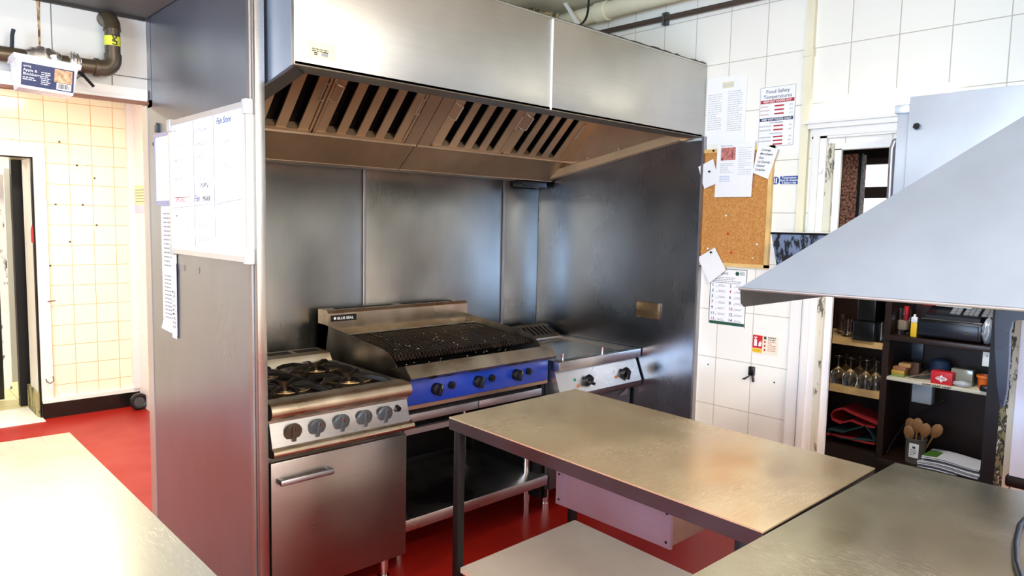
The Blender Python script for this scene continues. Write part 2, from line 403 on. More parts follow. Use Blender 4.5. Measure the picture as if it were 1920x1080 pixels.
struct(MB().box(-2.8, .992, 2.6, 3.39, 2.375, 2.83), 'ceiling', GREYP)
struct(MB().box(-2.8, 1.8, 3.46, 6.65, 2.6, 2.68), 'ceiling', CEIL)
# bulkhead trims
struct(MB().box(-2.8, .99, 3.375, 3.39, 2.03, 2.075).box(-2.8, .985, 3.365, 3.40, 2.022, 2.034), 'trim_1', WHITE)
struct(MB().box(-2.8, .99, 3.36, 3.40, 2.010, 2.022), 'trim_2', plain('brown_wood_trim', '#8a5a44', 0.5))
struct(MB().box(-2.8, .99, 3.372, 3.39, 2.363, 2.375), 'trim_3', plain('dark_ceiling_bead', '#24221f', 0.5))
# far wall: architrave, black skirting with cream ledge
struct(MB().box(1.037, 1.112, 6.215, 6.25, 0.13, 2.03).box(.03, 1.037, 6.215, 6.25, 1.944, 2.03).box(.03, .1, 6.215, 6.25, 0, 1.944), 'trim_4', WHITE)
struct(MB().box(1.026, 1.037, 6.235, 6.28, 0, 1.944).box(.1, 1.037, 6.235, 6.28, 1.936, 1.944), 'trim_5', DARKMET)
struct(MB().box(1.04, 1.705, 6.20, 6.25, 0, .115), 'baseboard_far', plain('black_skirting', '#15120f', 0.25))
struct(MB().box(1.04, 1.705, 6.205, 6.25, .115, .145), 'trim_6', WHITE)
struct(MB().box(1.66, 1.705, 6.19, 6.25, .145, 2.6), 'trim_7', PINKW)
struct(MB().box(.1, 1.037, 6.12, 6.65, 0, .006), 'trim_8', WHITE)
# corridor beyond the far doorway
struct(MB().box(-1.2, 1.2, 6.65, 8.6, -.05, 0), 'floor', T_corr)
struct(MB().box(.1, 1.037, 6.25, 6.65, 0, .004), 'floor', plain('worn_brown_threshold', '#5b4a3c', .6))
struct(MB().box(-1.3, -1.2, 6.65, 8.6, 0, 2.6).box(1.2, 1.3, 6.65, 8.6, 0, 2.6).box(-1.3, 1.3, 8.6, 8.7, 0, 2.6), 'wall_corridor', WHITE)
struct(MB().box(-1.3, 1.3, 6.65, 8.7, 2.6, 2.66), 'ceiling', CEIL)
struct(MB().box(1.027, 1.037, 6.28, 6.6, .19, 1.94), 'trim_9', WHITE)
struct(MB().box(1.012, 1.037, 6.26, 6.65, .0, .19), 'trim_10', peeling('scuffed_green_skirting', '#4d4a35', '#a59a6a', 10))
struct(MB().box(.975, 1.17, 6.72, 6.80, 0, 2.0), 'trim_11', BLACKM)
struct(MB().box(.985, 1.13, 7.15, 7.19, .12, 1.9), 'trim_12', peeling('scuffed_white_paint', '#2c2b28', '#eceae4', 9, .36))
# open corridor door: dark leaf with a white worn edge
dr = thing('corridor_door', 'dark corridor door leaf standing open behind the far left doorway', 'door', (.9, 6.95, 0))
part(MB().box(.60, .905, 6.98, 7.03, .02, 1.86, bev=.004), 'door_leaf', plain('dark_door_paint', '#23241f', .35, var=.3, vsc=6), dr)
part(MB().box(.905, .958, 6.97, 7.04, .10, 1.84), 'worn_edge', peeling('worn_white_edge', '#3a3934', '#f0eee8', 12, .40), dr, 'white painted edge with worn patches')
part(MB().cyl((.84, 6.98, .98), (.84, 6.93, .98), .012).cyl((.84, 6.93, .98), (.76, 6.93, .98), .010), 'door_handle', CHROME, dr)
f = fw(1.0265, 6.33, 1.32)
solo(MB().fpoly(f, [(-.0, 0), (.09, 0), (.085, .10), (.05, .13), (.02, .11), (0, .09)], 0, .002), 'fire_sticker', REDP,
     'red sticker on the white jamb of the far left doorway', 'sticker')
# rubber wheel beside the wall end
wh = thing('castor_wheel', 'black castor wheel on the floor behind the steel partition, at the skirting', 'wheel', (1.655, 6.05, 0))
part(MB().lathe([(.052, -.018), (.066, -.014), (.068, 0), (.066, .014), (.052, .018), (.040, .012), (.040, -.012)], (1.655, 6.05, .068), M=Matrix.Rotation(math.pi/2, 3, 'X'), cap=False), 'tyre', BLACK, wh)
part(MB().lathe([(.001, -.010), (.042, -.010), (.042, .010), (.001, .010)], (1.655, 6.05, .068), M=Matrix.Rotation(math.pi/2, 3, 'X')), 'hub', GREY, wh)
# right wall: doorway architrave, cornice, jambs
struct(MB().box(3.335, 3.36, 1.445, 1.515, 0, 1.965).box(3.335, 3.36, .60, 1.515, 1.955, 2.0).box(3.315, 3.36, .60, 1.53, 2.0, 2.022).box(3.30, 3.36, .60, 1.545, 2.022, 2.035)
       .box(3.325, 3.335, 1.475, 1.505, 0, 1.985).box(3.327, 3.335, .6, 1.505, 1.965, 1.985), 'trim_13', WHITE)
struct(MB().box(3.34, 3.40, 1.415, 1.445, 0, 1.93), 'trim_14', PEEL_L)
struct(MB().box(3.375, 3.42, 1.40, 1.44, 0, 1.93), 'trim_22', BLACKM)
struct(MB().box(3.36, 3.375, 1.385, 1.415, 0, 1.905).box(3.36, 3.40, .72, 1.415, 1.90, 1.93), 'trim_15', peeling('chipped_white_paint', '#55524a', '#f1efe9', 9, .34))
_ja, _jb = at(1904, 769, 'x', 3.34).y, at(1874, 769, 'x', 3.34).y
struct(MB().box(3.34, 3.36, _ja, _jb, 0, 1.40), 'trim_16', PEEL_R)
struct(MB().box(3.325, 3.34, _ja, _ja+.022, 0, 1.40), 'trim_17', peeling('chipped_cream_jamb', '#3a382e', '#d8d2b8', 14, .42))
struct(MB().box(3.345, 3.43, _jb, _jb+.05, 0, 1.90), 'trim_18', BLACKM)
# white boxed trunking on the tiled wall
struct(MB().box(3.34, 3.36, 1.52, 1.575, 0, 1.35), 'trim_19', WHITE)
struct(MB().box(3.335, 3.36, 1.535, 1.572, 1.35, 2.83).box(3.330, 3.36, 1.530, 1.577, 2.34, 2.37), 'trim_20', CREAM)
# bar room shell
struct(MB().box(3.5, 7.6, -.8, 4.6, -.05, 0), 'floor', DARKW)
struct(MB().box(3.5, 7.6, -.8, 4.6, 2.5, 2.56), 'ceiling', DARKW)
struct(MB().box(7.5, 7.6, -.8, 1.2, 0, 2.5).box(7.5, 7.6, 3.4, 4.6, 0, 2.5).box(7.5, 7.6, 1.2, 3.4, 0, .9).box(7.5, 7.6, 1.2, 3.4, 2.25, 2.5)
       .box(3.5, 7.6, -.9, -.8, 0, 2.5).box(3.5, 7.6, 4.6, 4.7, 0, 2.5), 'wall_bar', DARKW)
wn = struct(MB().box(7.46, 7.56, 1.2, 3.4, 2.19, 2.25).box(7.46, 7.56, 1.2, 3.4, .9, .96).box(7.46, 7.56, 1.2, 1.26, .96, 2.19).box(7.46, 7.56, 3.34, 3.4, .96, 2.19).box(7.46, 7.56, 1.26, 3.34, 1.86, 1.97), 'window_1', plain('brown_window_frame', '#4a3a32', .5))
struct(MB().box(7.52, 7.53, 1.26, 3.34, .96, 2.19), 'window_pane', GLASS, wn)
struct(MB().box(5.2, 5.5, -.8, 4.6, 2.13, 2.5), 'trim_21', BLACKM)
# pillar with mottled brown covering beyond the doorway
p0 = at(1577, 330, 'x', 5.8); p1 = at(1609, 330, 'x', 5.8)
mott, N_, L_, B_ = newmat('mottled_brown_wallpaper')
L_.new(ramp(N_, L_, noise(N_, L_, 55, detail=4, rough=.7), [(.40, lin('#4d2a20')), (.48, lin('#8f5c4a')), (.58, lin('#cf9d86'))]), B_.inputs['Base Color'])
pl = thing('bar_pillar', 'brown mottled pillar seen through the right-hand doorway', 'pillar', (5.8, (p0.y+p1.y)/2, 0))
part(MB().box(5.8, 5.95, p1.y, p0.y, 0, 2.13), 'pillar_face', mott, pl)
part(MB().box(5.79, 5.82, p1.y-.025, p1.y, 0, 2.13), 'dark_corner_post', BLACKM, pl)
part(MB().box(5.79, 5.93, p0.y, p0.y+.05, 1.55, 2.13), 'white_corner_strip', WHITE, pl)

# ================================================================== STEEL CLADDING OF THE COOKING BAY
lp = thing('steel_partition', 'tall brushed steel partition panel left of the cooking bay, whiteboard on it', 'panel', (1.0, 2.85, 0))
part(MB().box(.996, 1.022, 2.31, 3.34, 0, 2.375).box(.996, 1.022, 3.335, 3.395, 2.0, 2.375).box(.996, 1.0, 3.34, 3.47, 0, 2.03), 'panel_face', ST_side, lp)
part(MB().box(.9935, 1.026, 2.285, 2.31, 0, 2.83, bev=.002).box(.996, 1.022, 2.31, 3.39, 2.375, 2.83), 'edge_strip', steel('edge_strip_steel', (.46, .45, .43), 0.33, (2, 2, 40), .05), lp, 'bright folded front edge strip')
part(MB().box(.986, .9935, 2.312, 2.335, 0, 2.83), 'corner_bead', ST_edge, lp)
part(MB().box(.993, .996, 3.40, 3.47, 0, 2.01), 'rear_strip', plain('pale_rear_strip', '#b9b4ae', .35, .5), lp)
for x0, x1, nm in ((1.024, 2.018, 'left of the three steel cladding sheets behind the range'), (2.026, 3.018, 'middle steel cladding sheet behind the chargrill'), (3.026, 3.333, 'narrow steel cladding sheet in the back corner of the bay')):
    solo(MB().box(x0, x1, 3.305, 3.34, 0, 1.80, bev=.002), 'steel_wall_panel', ST_back, nm, 'panel', 'steel sheets behind the appliances')
for x in (2.022, 3.022):
    solo(MB().box(x-.009, x+.009, 3.297, 3.3045, .0, 1.80, bev=.002), 'joint_strip', ST_edge,
         'joint strip between the steel sheets, '+('above the range' if x < 2.5 else 'nearest the back corner'), 'strip', 'joint strips on the back wall')
rp = thing('steel_side_panel', 'steel sheet cladding the right wall beside the griddle', 'panel', (3.345, 2.7, 0))
part(MB().box(3.334, 3.358, 2.10, 3.305, 0, 1.99), 'panel_face', ST_wallr, rp)
part(MB().box(3.328, 3.36, 2.088, 2.10, 0, 2.01), 'edge_strip', ST_edge, rp)
sk = thing('blank_socket_plate', 'brass-coloured blank plate screwed to the right steel cladding', 'plate', (3.33, 2.4, 1.01))
part(MB().box(3.318, 3.334, 2.325, 2.48, 1.013, 1.103, bev=.003), 'plate', plain('bronze_plate', '#8d7355', .3, .8), sk)
for y in (2.337, 2.468): part(MB().cyl((3.3185, y, 1.058), (3.316, y, 1.058), .004, seg=10), 'screw', CHROME, sk)

# ================================================================== EXTRACTOR HOOD
hd = thing('extractor_hood', 'long stainless extractor hood above the range, chargrill and griddle', 'extractor hood', (2.2, 2.7, 1.8))
part(MB().box(1.04, 2.176, 2.105, 2.125, 2.008, 2.376, bev=.002), 'fascia_panel', ST_hood, hd)
part(MB().box(2.184, 3.356, 2.105, 2.125, 2.008, 2.376, bev=.002), 'fascia_panel', ST_hood, hd)
part(MB().box(2.176, 2.184, 2.102, 2.122, 2.008, 2.376), 'joint_sealant', WHITEP, hd, 'white sealant line between the fascia panels')
prof = [(2.125, 2.008), (3.24, 1.806), (3.30, 1.806), (3.30, 2.376), (2.125, 2.376)]
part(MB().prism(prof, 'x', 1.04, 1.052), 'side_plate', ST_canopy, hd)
part(MB().prism(prof, 'x', 3.318, 3.333), 'side_plate', ST_warmgrease, hd)
part(MB().box(1.04, 3.356, 2.105, 3.30, 2.376, 2.384), 'top_plate', ST_hood, hd)
part(MB().prism([(2.105, 2.006), (2.205, 2.006), (2.205, 2.04), (2.19, 2.04), (2.19, 2.018), (2.105, 2.018)], 'x', 1.042, 3.333)
     .slab([(1.052, 2.125, 2.006), (1.115, 2.19, 2.0), (1.115, 3.16, 1.826), (1.052, 3.24, 1.806)], (0, 0, 1), .010), 'gutter_lip', ST_lip, hd)
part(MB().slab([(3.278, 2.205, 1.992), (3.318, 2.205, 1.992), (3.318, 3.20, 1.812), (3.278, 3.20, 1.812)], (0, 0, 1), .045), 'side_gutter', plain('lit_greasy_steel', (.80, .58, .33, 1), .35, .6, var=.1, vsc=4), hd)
# rear trough below the filters, in two lengths
for x0, x1 in ((1.052, 2.150), (2.156, 3.318)):
    part(MB().slab([(x0, 3.035, 1.915), (x1, 3.035, 1.915), (x1, 3.175, 1.806), (x0, 3.175, 1.806)], (0, .6, .8), .012).box(x0, x1, 3.18, 3.296, 1.803, 1.812)
         .box(x0, x1, 3.018, 3.036, 1.912, 1.922), 'rear_trough', ST_warmgrease, hd)
# sloping filter bank: plane y+z = 4.945, s runs up the slope
FILTD = plain('shaded_filter_channel', '#171310', .45, .5)  # shade in the gaps between baffles painted as a dark colour
A = Vector((0, -1, 1)).normalized(); Nf = Vector((0, -1, -1)).normalized()
def FO(x, s=0, t=0): return Vector((x, 3.02, 1.925))+A*s+Nf*t
def fslab(mb, x0, x1, s0, s1, t0, t1):
    return mb.slab([FO(x0, s0, t0), FO(x1, s0, t0), FO(x1, s1, t0), FO(x0, s1, t0)], Nf, t1-t0)
b = MB(); fslab(b, 1.052, 3.318, .0, .60, -.065, -.055); part(b, 'filter_housing', VOID, hd)
b = MB(); fslab(b, 1.052, 3.318, .50, .62, -.01, .002); fslab(b, 1.052, 1.066, 0, .5, -.05, 0.004); fslab(b, 3.226, 3.318, 0, .5, -.02, 0.0)
part(b, 'filter_frame', ST_filter, hd)
for x0, x1 in ((2.078, 2.153), (2.159, 2.234)):
    b = MB(); fslab(b, x0, x1, 0, .5, -.012, .004); part(b, 'blanking_plate', ST_warmgrease, hd)
for k, fx in enumerate((1.068, 1.573, 2.238, 2.730)):
    W = .490 if k > 1 else .498
    b = MB(); fslab(b, fx, fx+.012, 0, .5, -.045, .006); fslab(b, fx+W-.012, fx+W, 0, .5, -.045, .006)
    fslab(b, fx, fx+W, 0, .014, -.045, .006); fslab(b, fx, fx+W, .486, .5, -.045, .006)
    n = 5; pitch = (W-.024-.056)/4
    for q in range(n):     # front baffles, folded, and the rear ones behind the gaps
        c = fx+.012+.028+q*pitch; hw = .0245
        fslab(b, c-hw, c+hw, .012, .488, -.004, .002)
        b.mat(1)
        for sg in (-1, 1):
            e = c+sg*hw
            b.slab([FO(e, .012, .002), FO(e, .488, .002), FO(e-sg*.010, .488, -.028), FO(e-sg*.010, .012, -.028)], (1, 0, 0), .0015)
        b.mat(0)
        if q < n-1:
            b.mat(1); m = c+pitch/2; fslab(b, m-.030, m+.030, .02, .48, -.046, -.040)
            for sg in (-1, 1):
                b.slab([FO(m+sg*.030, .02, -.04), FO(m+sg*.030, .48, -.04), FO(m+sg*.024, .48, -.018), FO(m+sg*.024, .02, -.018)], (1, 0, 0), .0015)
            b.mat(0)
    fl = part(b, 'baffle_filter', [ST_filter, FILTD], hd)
    for hx, sg in ((fx+.026, 1), (fx+W-.026, -1)):
        pts = [FO(hx-sg*.018, .195, .004), FO(hx-sg*.010, .196, .022), FO(hx+sg*.014, .198, .030), FO(hx+sg*.014, .282, .030), FO(hx-sg*.010, .284, .022), FO(hx-sg*.018, .285, .004)]
        part(MB().tube(pts, .0036, 8), 'wire_handle', WIRE, fl)
f = ff(1.08, 2.105, 2.036)
stk = part(MB().fbox(f, 0, .103, 0, .054, .0, .001), 'sticker', PAPER2, hd, 'yellowed paper sticker')
b = MB(); b.lines(f, .018, .085, .028, .006, 2, .0035, 3); b.fbox(f, .052, .075, .010, .022, .0012, .0016); b.lines(f, .026, .040, .016, .005, 2, .004, 5)
part(b, 'sticker_print', GINK, stk)
# wire clips on the side gutter
for y in (2.62, 2.86):
    zz = 1.992-(y-2.205)*.181+.05
    part(MB().tube([(3.30, y-.012, zz-.01), (3.296, y-.008, zz+.014), (3.296, y+.008, zz+.014), (3.30, y+.012, zz-.01)], .002, 6), 'wire_clip', CHROME, hd)
b = MB()
xs = [1.0425+i*(3.35-1.0425)/70 for i in range(71)]
b.tube([(x, 2.113, 2.386+(random.uniform(-.001, .004) if x > 2.35 else 0)) for x in xs], [(.0035+(random.uniform(0, .005) if x > 2.35 else 0)) for x in xs], 8)
part(b, 'top_sealant', BLACK, hd, 'black lumpy sealant along the top edge')
solo(MB().box(3.08, 3.30, 3.20, 3.29, 1.765, 1.800, bev=.004), 'junction_box', BLACK, 'small black box under the back corner of the hood', 'box')

# pipes above the hood, on the right wall
b = MB(); b.tube([(3.27, 3.34, 2.76), (3.27, 2.75, 2.765), (3.27, -1.0, 2.775)], .047, 20)
pp = thing('large_pipe', 'fat cream-painted pipe high on the tiled wall above the hood', 'pipe', (3.27, 2.8, 2.72))
part(b, 'pipe_run', CREAM, pp)
part(MB().cyl((3.27, 2.80, 2.765), (3.27, 2.72, 2.765), .055), 'pipe_collar', CREAM, pp)
pp = thing('conduit', 'thin dark brown conduit running below the fat cream pipe', 'pipe', (3.335, 2.8, 2.66))
part(MB().tube([(3.335, 2.95, 2.672), (3.335, 1.0, 2.655), (3.335, -1.0, 2.64)], .0145, 12), 'conduit_run', plain('brown_conduit', '#4c3f36', .4), pp)
part(MB().box(3.335, 3.36, 2.355, 2.385, 2.63, 2.70, bev=.003).cyl((3.318, 2.37, 2.69), (3.318, 2.37, 2.625), .006), 'clip', GREY, pp)
solo(MB().slab([(3.16, 2.97, 2.83), (3.16, 2.945, 2.83), (3.16, 2.60, 2.386), (3.16, 2.63, 2.386)], (1, .2, 0), .02), 'strut', WHITE, 'white diagonal strut between ceiling and hood top', 'strut')
pts = []
a0 = at(1104, -6, 'y', 2.5); a1 = at(1072, 52, 'y', 2.5)
for i in range(13):
    t = i/12; p = a0.lerp(a1, t)+Vector((.05, 0, -.035))*math.sin(math.pi*t)*.8; pts.append(p)
solo(MB().tube(pts, .006, 8), 'cable', BLACK, 'black cable curving down to the top of the hood', 'cable')
b = MB()
rnd = random.Random(3)
b.grid(lambda u, v: Vector((3.0+.21*u+.008*rnd.random(), 3.05+.27*v, 2.80-.09*v*u-.03*rnd.random())), 12, 10)
solo(b, 'broken_plaster', peeling('broken_plaster_mat', '#6b5b3c', '#d8ca9c', 22, .5), 'broken stained plaster in the ceiling corner above the hood', 'plaster')

# ================================================================== GAS RANGE
rg = thing('gas_range', 'four-burner stainless gas range with oven, left of the chargrill', 'range', (1.38, 2.8, 0))
X0, X1 = 1.078, 1.678
part(MB().box(X0+.006, X1-.006, 2.43, 3.15, .14, .80), 'body', ST_dirty, rg)
b = MB().box(X0, X0+.03, 2.42, 3.05, .80, .872).box(X1-.045, X1, 2.42, 3.05, .80, .872, bev=.004).box(X0, X1, 2.40, 2.46, .80, .873).box(X0, X1, 3.02, 3.06, .80, .872).box(X0, X1, 2.44, 3.04, .80, .838)
part(b, 'hob_top', ST_dirty, rg)
pr = [(2.46, .874)]+[(2.398-.030*math.sin(t), .843+.031*math.cos(t)) for t in [i*math.pi/10 for i in range(0, 10)]]+[(2.41, .806), (2.46, .806)]
part(MB().prism(pr, 'x', X0, X1), 'bullnose_front', ST_warm, rg)
b = MB().prism([(2.405, .808), (2.44, .808), (2.44, .70), (2.378, .712)], 'x', X0+.004, X1-.004); part(b, 'control_panel', ST_plain, rg)
pr = [(2.378, .714)]+[(2.372-.018*math.sin(t), .696+.016*math.cos(t)) for t in [i*math.pi/8 for i in range(1, 8)]]+[(2.40, .676), (2.44, .676), (2.44, .714)]
part(MB().prism(pr, 'x', X0, X1+.004), 'lower_rail', ST_warm, rg)
kn = Vector((0, -.96, -.27)).normalized()
def knob(parent, c, r, h, mat, ang=0.0, name='control_knob', nrm=kn, bar=True, mark=None):
    n = nrm.normalized(); q = Vector((0, 0, 1)).rotation_difference(n).to_matrix()
    b = MB().lathe([(r, 0), (r, h*.35), (r*.93, h*.5), (r*.70, h*.55), (.0005, h*.56)], c, 24, M=q, cap=True)
    k = part(b, name, mat, parent)
    if bar:
        up = Vector((0, 0, 1)); up = (up-n*up.dot(n)).normalized(); sd = n.cross(up)
        d = up*math.cos(ang)+sd*math.sin(ang); e = n.cross(d)
        c = Vector(c); Mx = Matrix.Translation(c+n*h*.5) @ Matrix((e, d, n)).transposed().to_4x4()
        part(MB().box(-r*.26, r*.26, -r*.92, r*.92, 0, h*.5, bev=r*.1, M=Mx), 'grip', mat, k)
        part(MB().box(-r*.05, r*.05, r*.35, r*.88, h*.5, h*.53, M=Mx), 'pointer', mark or CHROME, k)
    return k
for x, g in ((1.164, 0.05), (1.260, -.05), (1.362, .02), (1.463, .05), (1.558, .0)):
    zc = .760; yc = 2.395-(.808-zc)*.10
    knob(rg, (x, 2.390, zc), .0345, .022, GREY if g != .05 or x > 1.3 else plain('brown_knob', '#4a4136', .35, .2), g)
part(MB().cyl((1.622, 2.40, .774), (1.622, 2.380, .769), .011), 'ignition_button', BLACK, rg)
dd = part(MB().box(1.082, 1.668, 2.392, 2.428, .140, .655, bev=.003), 'oven_door', steel('oven_door_steel', (.33, .30, .28), .30, (2, 2, 160), .10, sa=.6, rv=.06), rg)
part(MB().box(1.098, 1.312, 2.345, 2.362, .578, .602, bev=.007).box(1.10, 1.118, 2.35, 2.392, .580, .600, bev=.004).box(1.292, 1.310, 2.35, 2.392, .580, .600, bev=.004), 'handle', ST_edge, dd)
b = MB().prism([(3.00, .872), (3.02, .905), (3.05, .912), (3.15, .912), (3.15, .80), (3.0, .80)], 'x', X0, 1.662); fl = part(b, 'rear_flue', ST_warm, rg)
for i in range(4): part(MB().box(1.10+i*.14, 1.215+i*.14, 3.06, 3.12, .905, .9135), 'flue_slot', VOID, fl)
for x in (1.13, 1.628):
    for y in (2.50, 3.08):
        part(MB().cyl((x, y, .14), (x, y, .05), .021).cyl((x, y, .05), (x, y, .02), .017).cyl((x, y, .02), (x, y, 0), .024), 'leg', CHROME, rg)
for bx, by in ((1.235, 2.60), (1.515, 2.60), (1.235, 2.88), (1.515, 2.88)):
    bn = MB().lathe([(.002, .0), (.050, .0), (.055, .012), (.042, .020), (.030, .021), (.028, .028), (.002, .029)], (bx, by, .838), 20)
    part(bn, 'burner', IRONHOT, rg)
    b = MB(); s = .132
    for x0, y0, x1, y1 in ((-s, -s, s, -s), (-s, s, s, s), (-s, -s, -s, s), (s, -s, s, s)):
        b.box(bx+min(x0, x1)-.005, bx+max(x0, x1)+.005, by+min(y0, y1)-.005, by+max(y0, y1)+.005, .842, .866, bev=.002)
    for k in range(8):
        t = k*math.pi/4+math.pi/8*0; d = Vector((math.cos(t), math.sin(t), 0)); e = Vector((-d.y, d.x, 0))
        R = s/max(abs(d.x), abs(d.y)); pr = []
        for rr, z0, z1 in ((R, .848, .866), (R*.8, .866, .884), (R*.55, .876, .892), (.040, .876, .888), (.030, .868, .878)):
            pr.append((rr, z0, z1))
        for (r0, a0_, a1_), (r1, b0_, b1_) in zip(pr[:-1], pr[1:]):
            c = Vector((bx, by, 0)); hw = .0055
            b.add([c+d*r0-e*hw+UZ*a0_, c+d*r0+e*hw+UZ*a0_, c+d*r0+e*hw+UZ*a1_, c+d*r0-e*hw+UZ*a1_, c+d*r1-e*hw+UZ*b0_, c+d*r1+e*hw+UZ*b0_, c+d*r1+e*hw+UZ*b1_, c+d*r1-e*hw+UZ*b1_],
                  [(0, 1, 2, 3), (4, 7, 6, 5), (0, 4, 5, 1), (1, 5, 6, 2), (2, 6, 7, 3), (3, 7, 4, 0)])
    b.mat(1)
    b.lathe([(.062, .860), (.082, .868), (.100, .876), (.102, .872), (.082, .862), (.062, .856), (.062, .860)], (bx, by, 0), 28, cap=False)
    part(b, 'pan_support', [IRON, IRONHOT], rg)

# ================================================================== CHARGRILL
cg = thing('chargrill', 'blue-fronted gas chargrill with black ribbed grate, between range and griddle', 'chargrill', (2.18, 2.85, 0))
A0, A1 = 1.728, 2.622
sp = [(3.257, 1.013), (3.20, 1.014), (2.655, .963), (2.620, .948), (2.562, .909), (2.556, .80), (3.257, .80)]
part(MB().prism(sp, 'x', A0, A0+.004), 'side_panel', ST_dirty, cg)
part(MB().prism(sp, 'x', A1-.004, A1), 'side_panel', ST_dirty, cg)
b = MB().prism([(3.155, .99), (3.155, 1.070), (3.168, 1.085), (3.257, 1.085), (3.257, .80), (3.20, .80)], 'x', A0, A1-.006)
fl = part(b, 'flue_box', ST_warm, cg)
part(MB().prism([(3.10, .965), (3.156, .985), (3.156, .990), (3.10, .971)], 'x', A0+.004, A1-.004), 'splash_strip', ST_warm, cg)
for x0, x1 in ((1.80, 2.14), (2.20, 2.54)): part(MB().box(x0, x1, 3.20, 3.24, 1.080, 1.0865), 'flue_slot', VOID, fl)
f = ff(1.742, 3.155, 1.030)
lg = part(MB().fbox(f, 0, .142, 0, .031, 0, .004), 'name_plate', BLACK, cg)
b = MB(); b.text(f, 'BLUE SEAL', .034, .009, .0175, t=.0045, sx=1.12, bold=.0006)
b.cyl(f[0]+UX*.021+UZ*.0155-UY*.004, f[0]+UX*.021+UZ*.0155-UY*.0047, .007); part(b, 'lettering', WHITEP, lg)
part(MB().box(A0+.004, A1-.004, 2.56, 3.20, .78, .86), 'burner_tray', VOID, cg)
gz = lambda y: .932+(y-2.60)*.055
for k in range(5):       # grate sections of parallel ribs
    x0 = A0+.008+k*(.878/5); x1 = x0+.878/5-.004; b = MB(); nr = 9; wd = (x1-x0)/nr
    for i in range(nr):
        c = x0+wd*(i+.5); h = .006
        vs = []
        for y in (2.622, 3.088):
            z = gz(y); vs += [Vector((c-h, y, z-.018)), Vector((c+h, y, z-.018)), Vector((c+h*.55, y, z+.004)), Vector((c-h*.55, y, z+.004))]
        b.add(vs, [(0, 1, 2, 3), (7, 6, 5, 4), (0, 4, 5, 1), (1, 5, 6, 2), (2, 6, 7, 3), (3, 7, 4, 0)])
        b.cyl((c, 2.622, gz(2.62)-.010), (c, 2.606, gz(2.62)-.014), .0078, .0055, 8)
    for y in (2.66, 2.80, 2.94, 3.07): b.box(x0, x1, y-.006, y+.006, gz(y)-.020, gz(y)-.006)
    gr = newmat('seasoned_grate') if k == 0 else None
    if gr:
        GR, N_, L_, B_ = gr
        fz = noise(N_, L_, 16, detail=6, rough=.75)
        L_.new(ramp(N_, L_, fz, [(.42, lin('#181311')), (.60, lin('#3a2c22')), (.74, lin('#7a5f42'))]), B_.inputs['Base Color'])
        B_.inputs['Metallic'].default_value = .4; L_.new(rng(N_, L_, fz, .4, .7, .30, .55), B_.inputs['Roughness'])
        bump(N_, L_, B_, noise(N_, L_, 180), .5, .002)
    part(b, 'grate', GR, cg)
b = MB(); rnd = random.Random(11)
for i in range(90):
    x = rnd.uniform(A0+.03, A1-.03); y = rnd.uniform(2.56, 3.05); z = gz(y)+.004 if y > 2.625 else .902
    r = rnd.uniform(.0008, .0022); b.box(x-r, x+r, y-r, y+r, z, z+r)
part(b, 'crumbs', plain('pale_crumbs', '#cdb38c', .7), cg, 'pale food crumbs on the grate', stuff=True)
pr = [(2.60, .886), (2.555, .900), (2.490, .916), (2.442, .868), (2.462, .850), (2.56, .843), (2.60, .85)]
part(MB().prism(pr, 'x', A0-.004, A1+.004), 'front_rail', ST_warm, cg)
bp = part(MB().box(A0+.002, A1-.004, 2.50, 2.54, .735, .852, bev=.002), 'control_panel', BLUE, cg)
for x in (1.898, 2.141, 2.389):
    knob(cg, (x, 2.50, .792), .028, .044, BLACK, -.25, nrm=Vector((0, -1, 0)))
    part(MB().cyl((x+.086, 2.50, .797), (x+.086, 2.488, .797), .0175).cyl((x+.086, 2.488, .797), (x+.086, 2.480, .797), .009), 'ignition_button', BLACK, cg)
part(MB().box(A0, A1, 2.505, 3.2, .716, .733), 'base_rail', steel('copper_tinted_steel', (.52, .36, .28), .3), cg)
part(MB().box(A0+.01, A1-.01, 2.56, 3.2, .64, .715), 'drip_tray_housing', VOID, cg)
for x0, x1 in ((A0+.01, 2.163), (2.169, A1-.03)): part(MB().box(x0, x1, 2.515, 3.1, .655, .692, bev=.003), 'drip_tray', ST_edge, cg)
part(MB().box(A0+.005, A1, 2.505, 2.53, .605, .630), 'stand_rail', ST_edge, cg)
part(MB().box(A0+.002, A0+.02, 2.53, 3.2, .10, .71).box(A1-.02, A1, 2.53, 3.2, .10, .71).box(A0, A1, 3.18, 3.2, .10, .71), 'stand_sides', BLACKM, cg)
part(MB().box(A0-.0, A1+.01, 2.495, 3.18, .175, .228, bev=.003), 'undershelf', ST_plain, cg)
for x in (1.77, 2.575):
    for y in (2.60, 3.12):
        part(MB().cyl((x, y, .605), (x, y, .229), .020).cyl((x, y, .175), (x, y, .075), .022).cyl((x, y, .075), (x, y, .0), .019), 'leg', CHROME, cg)

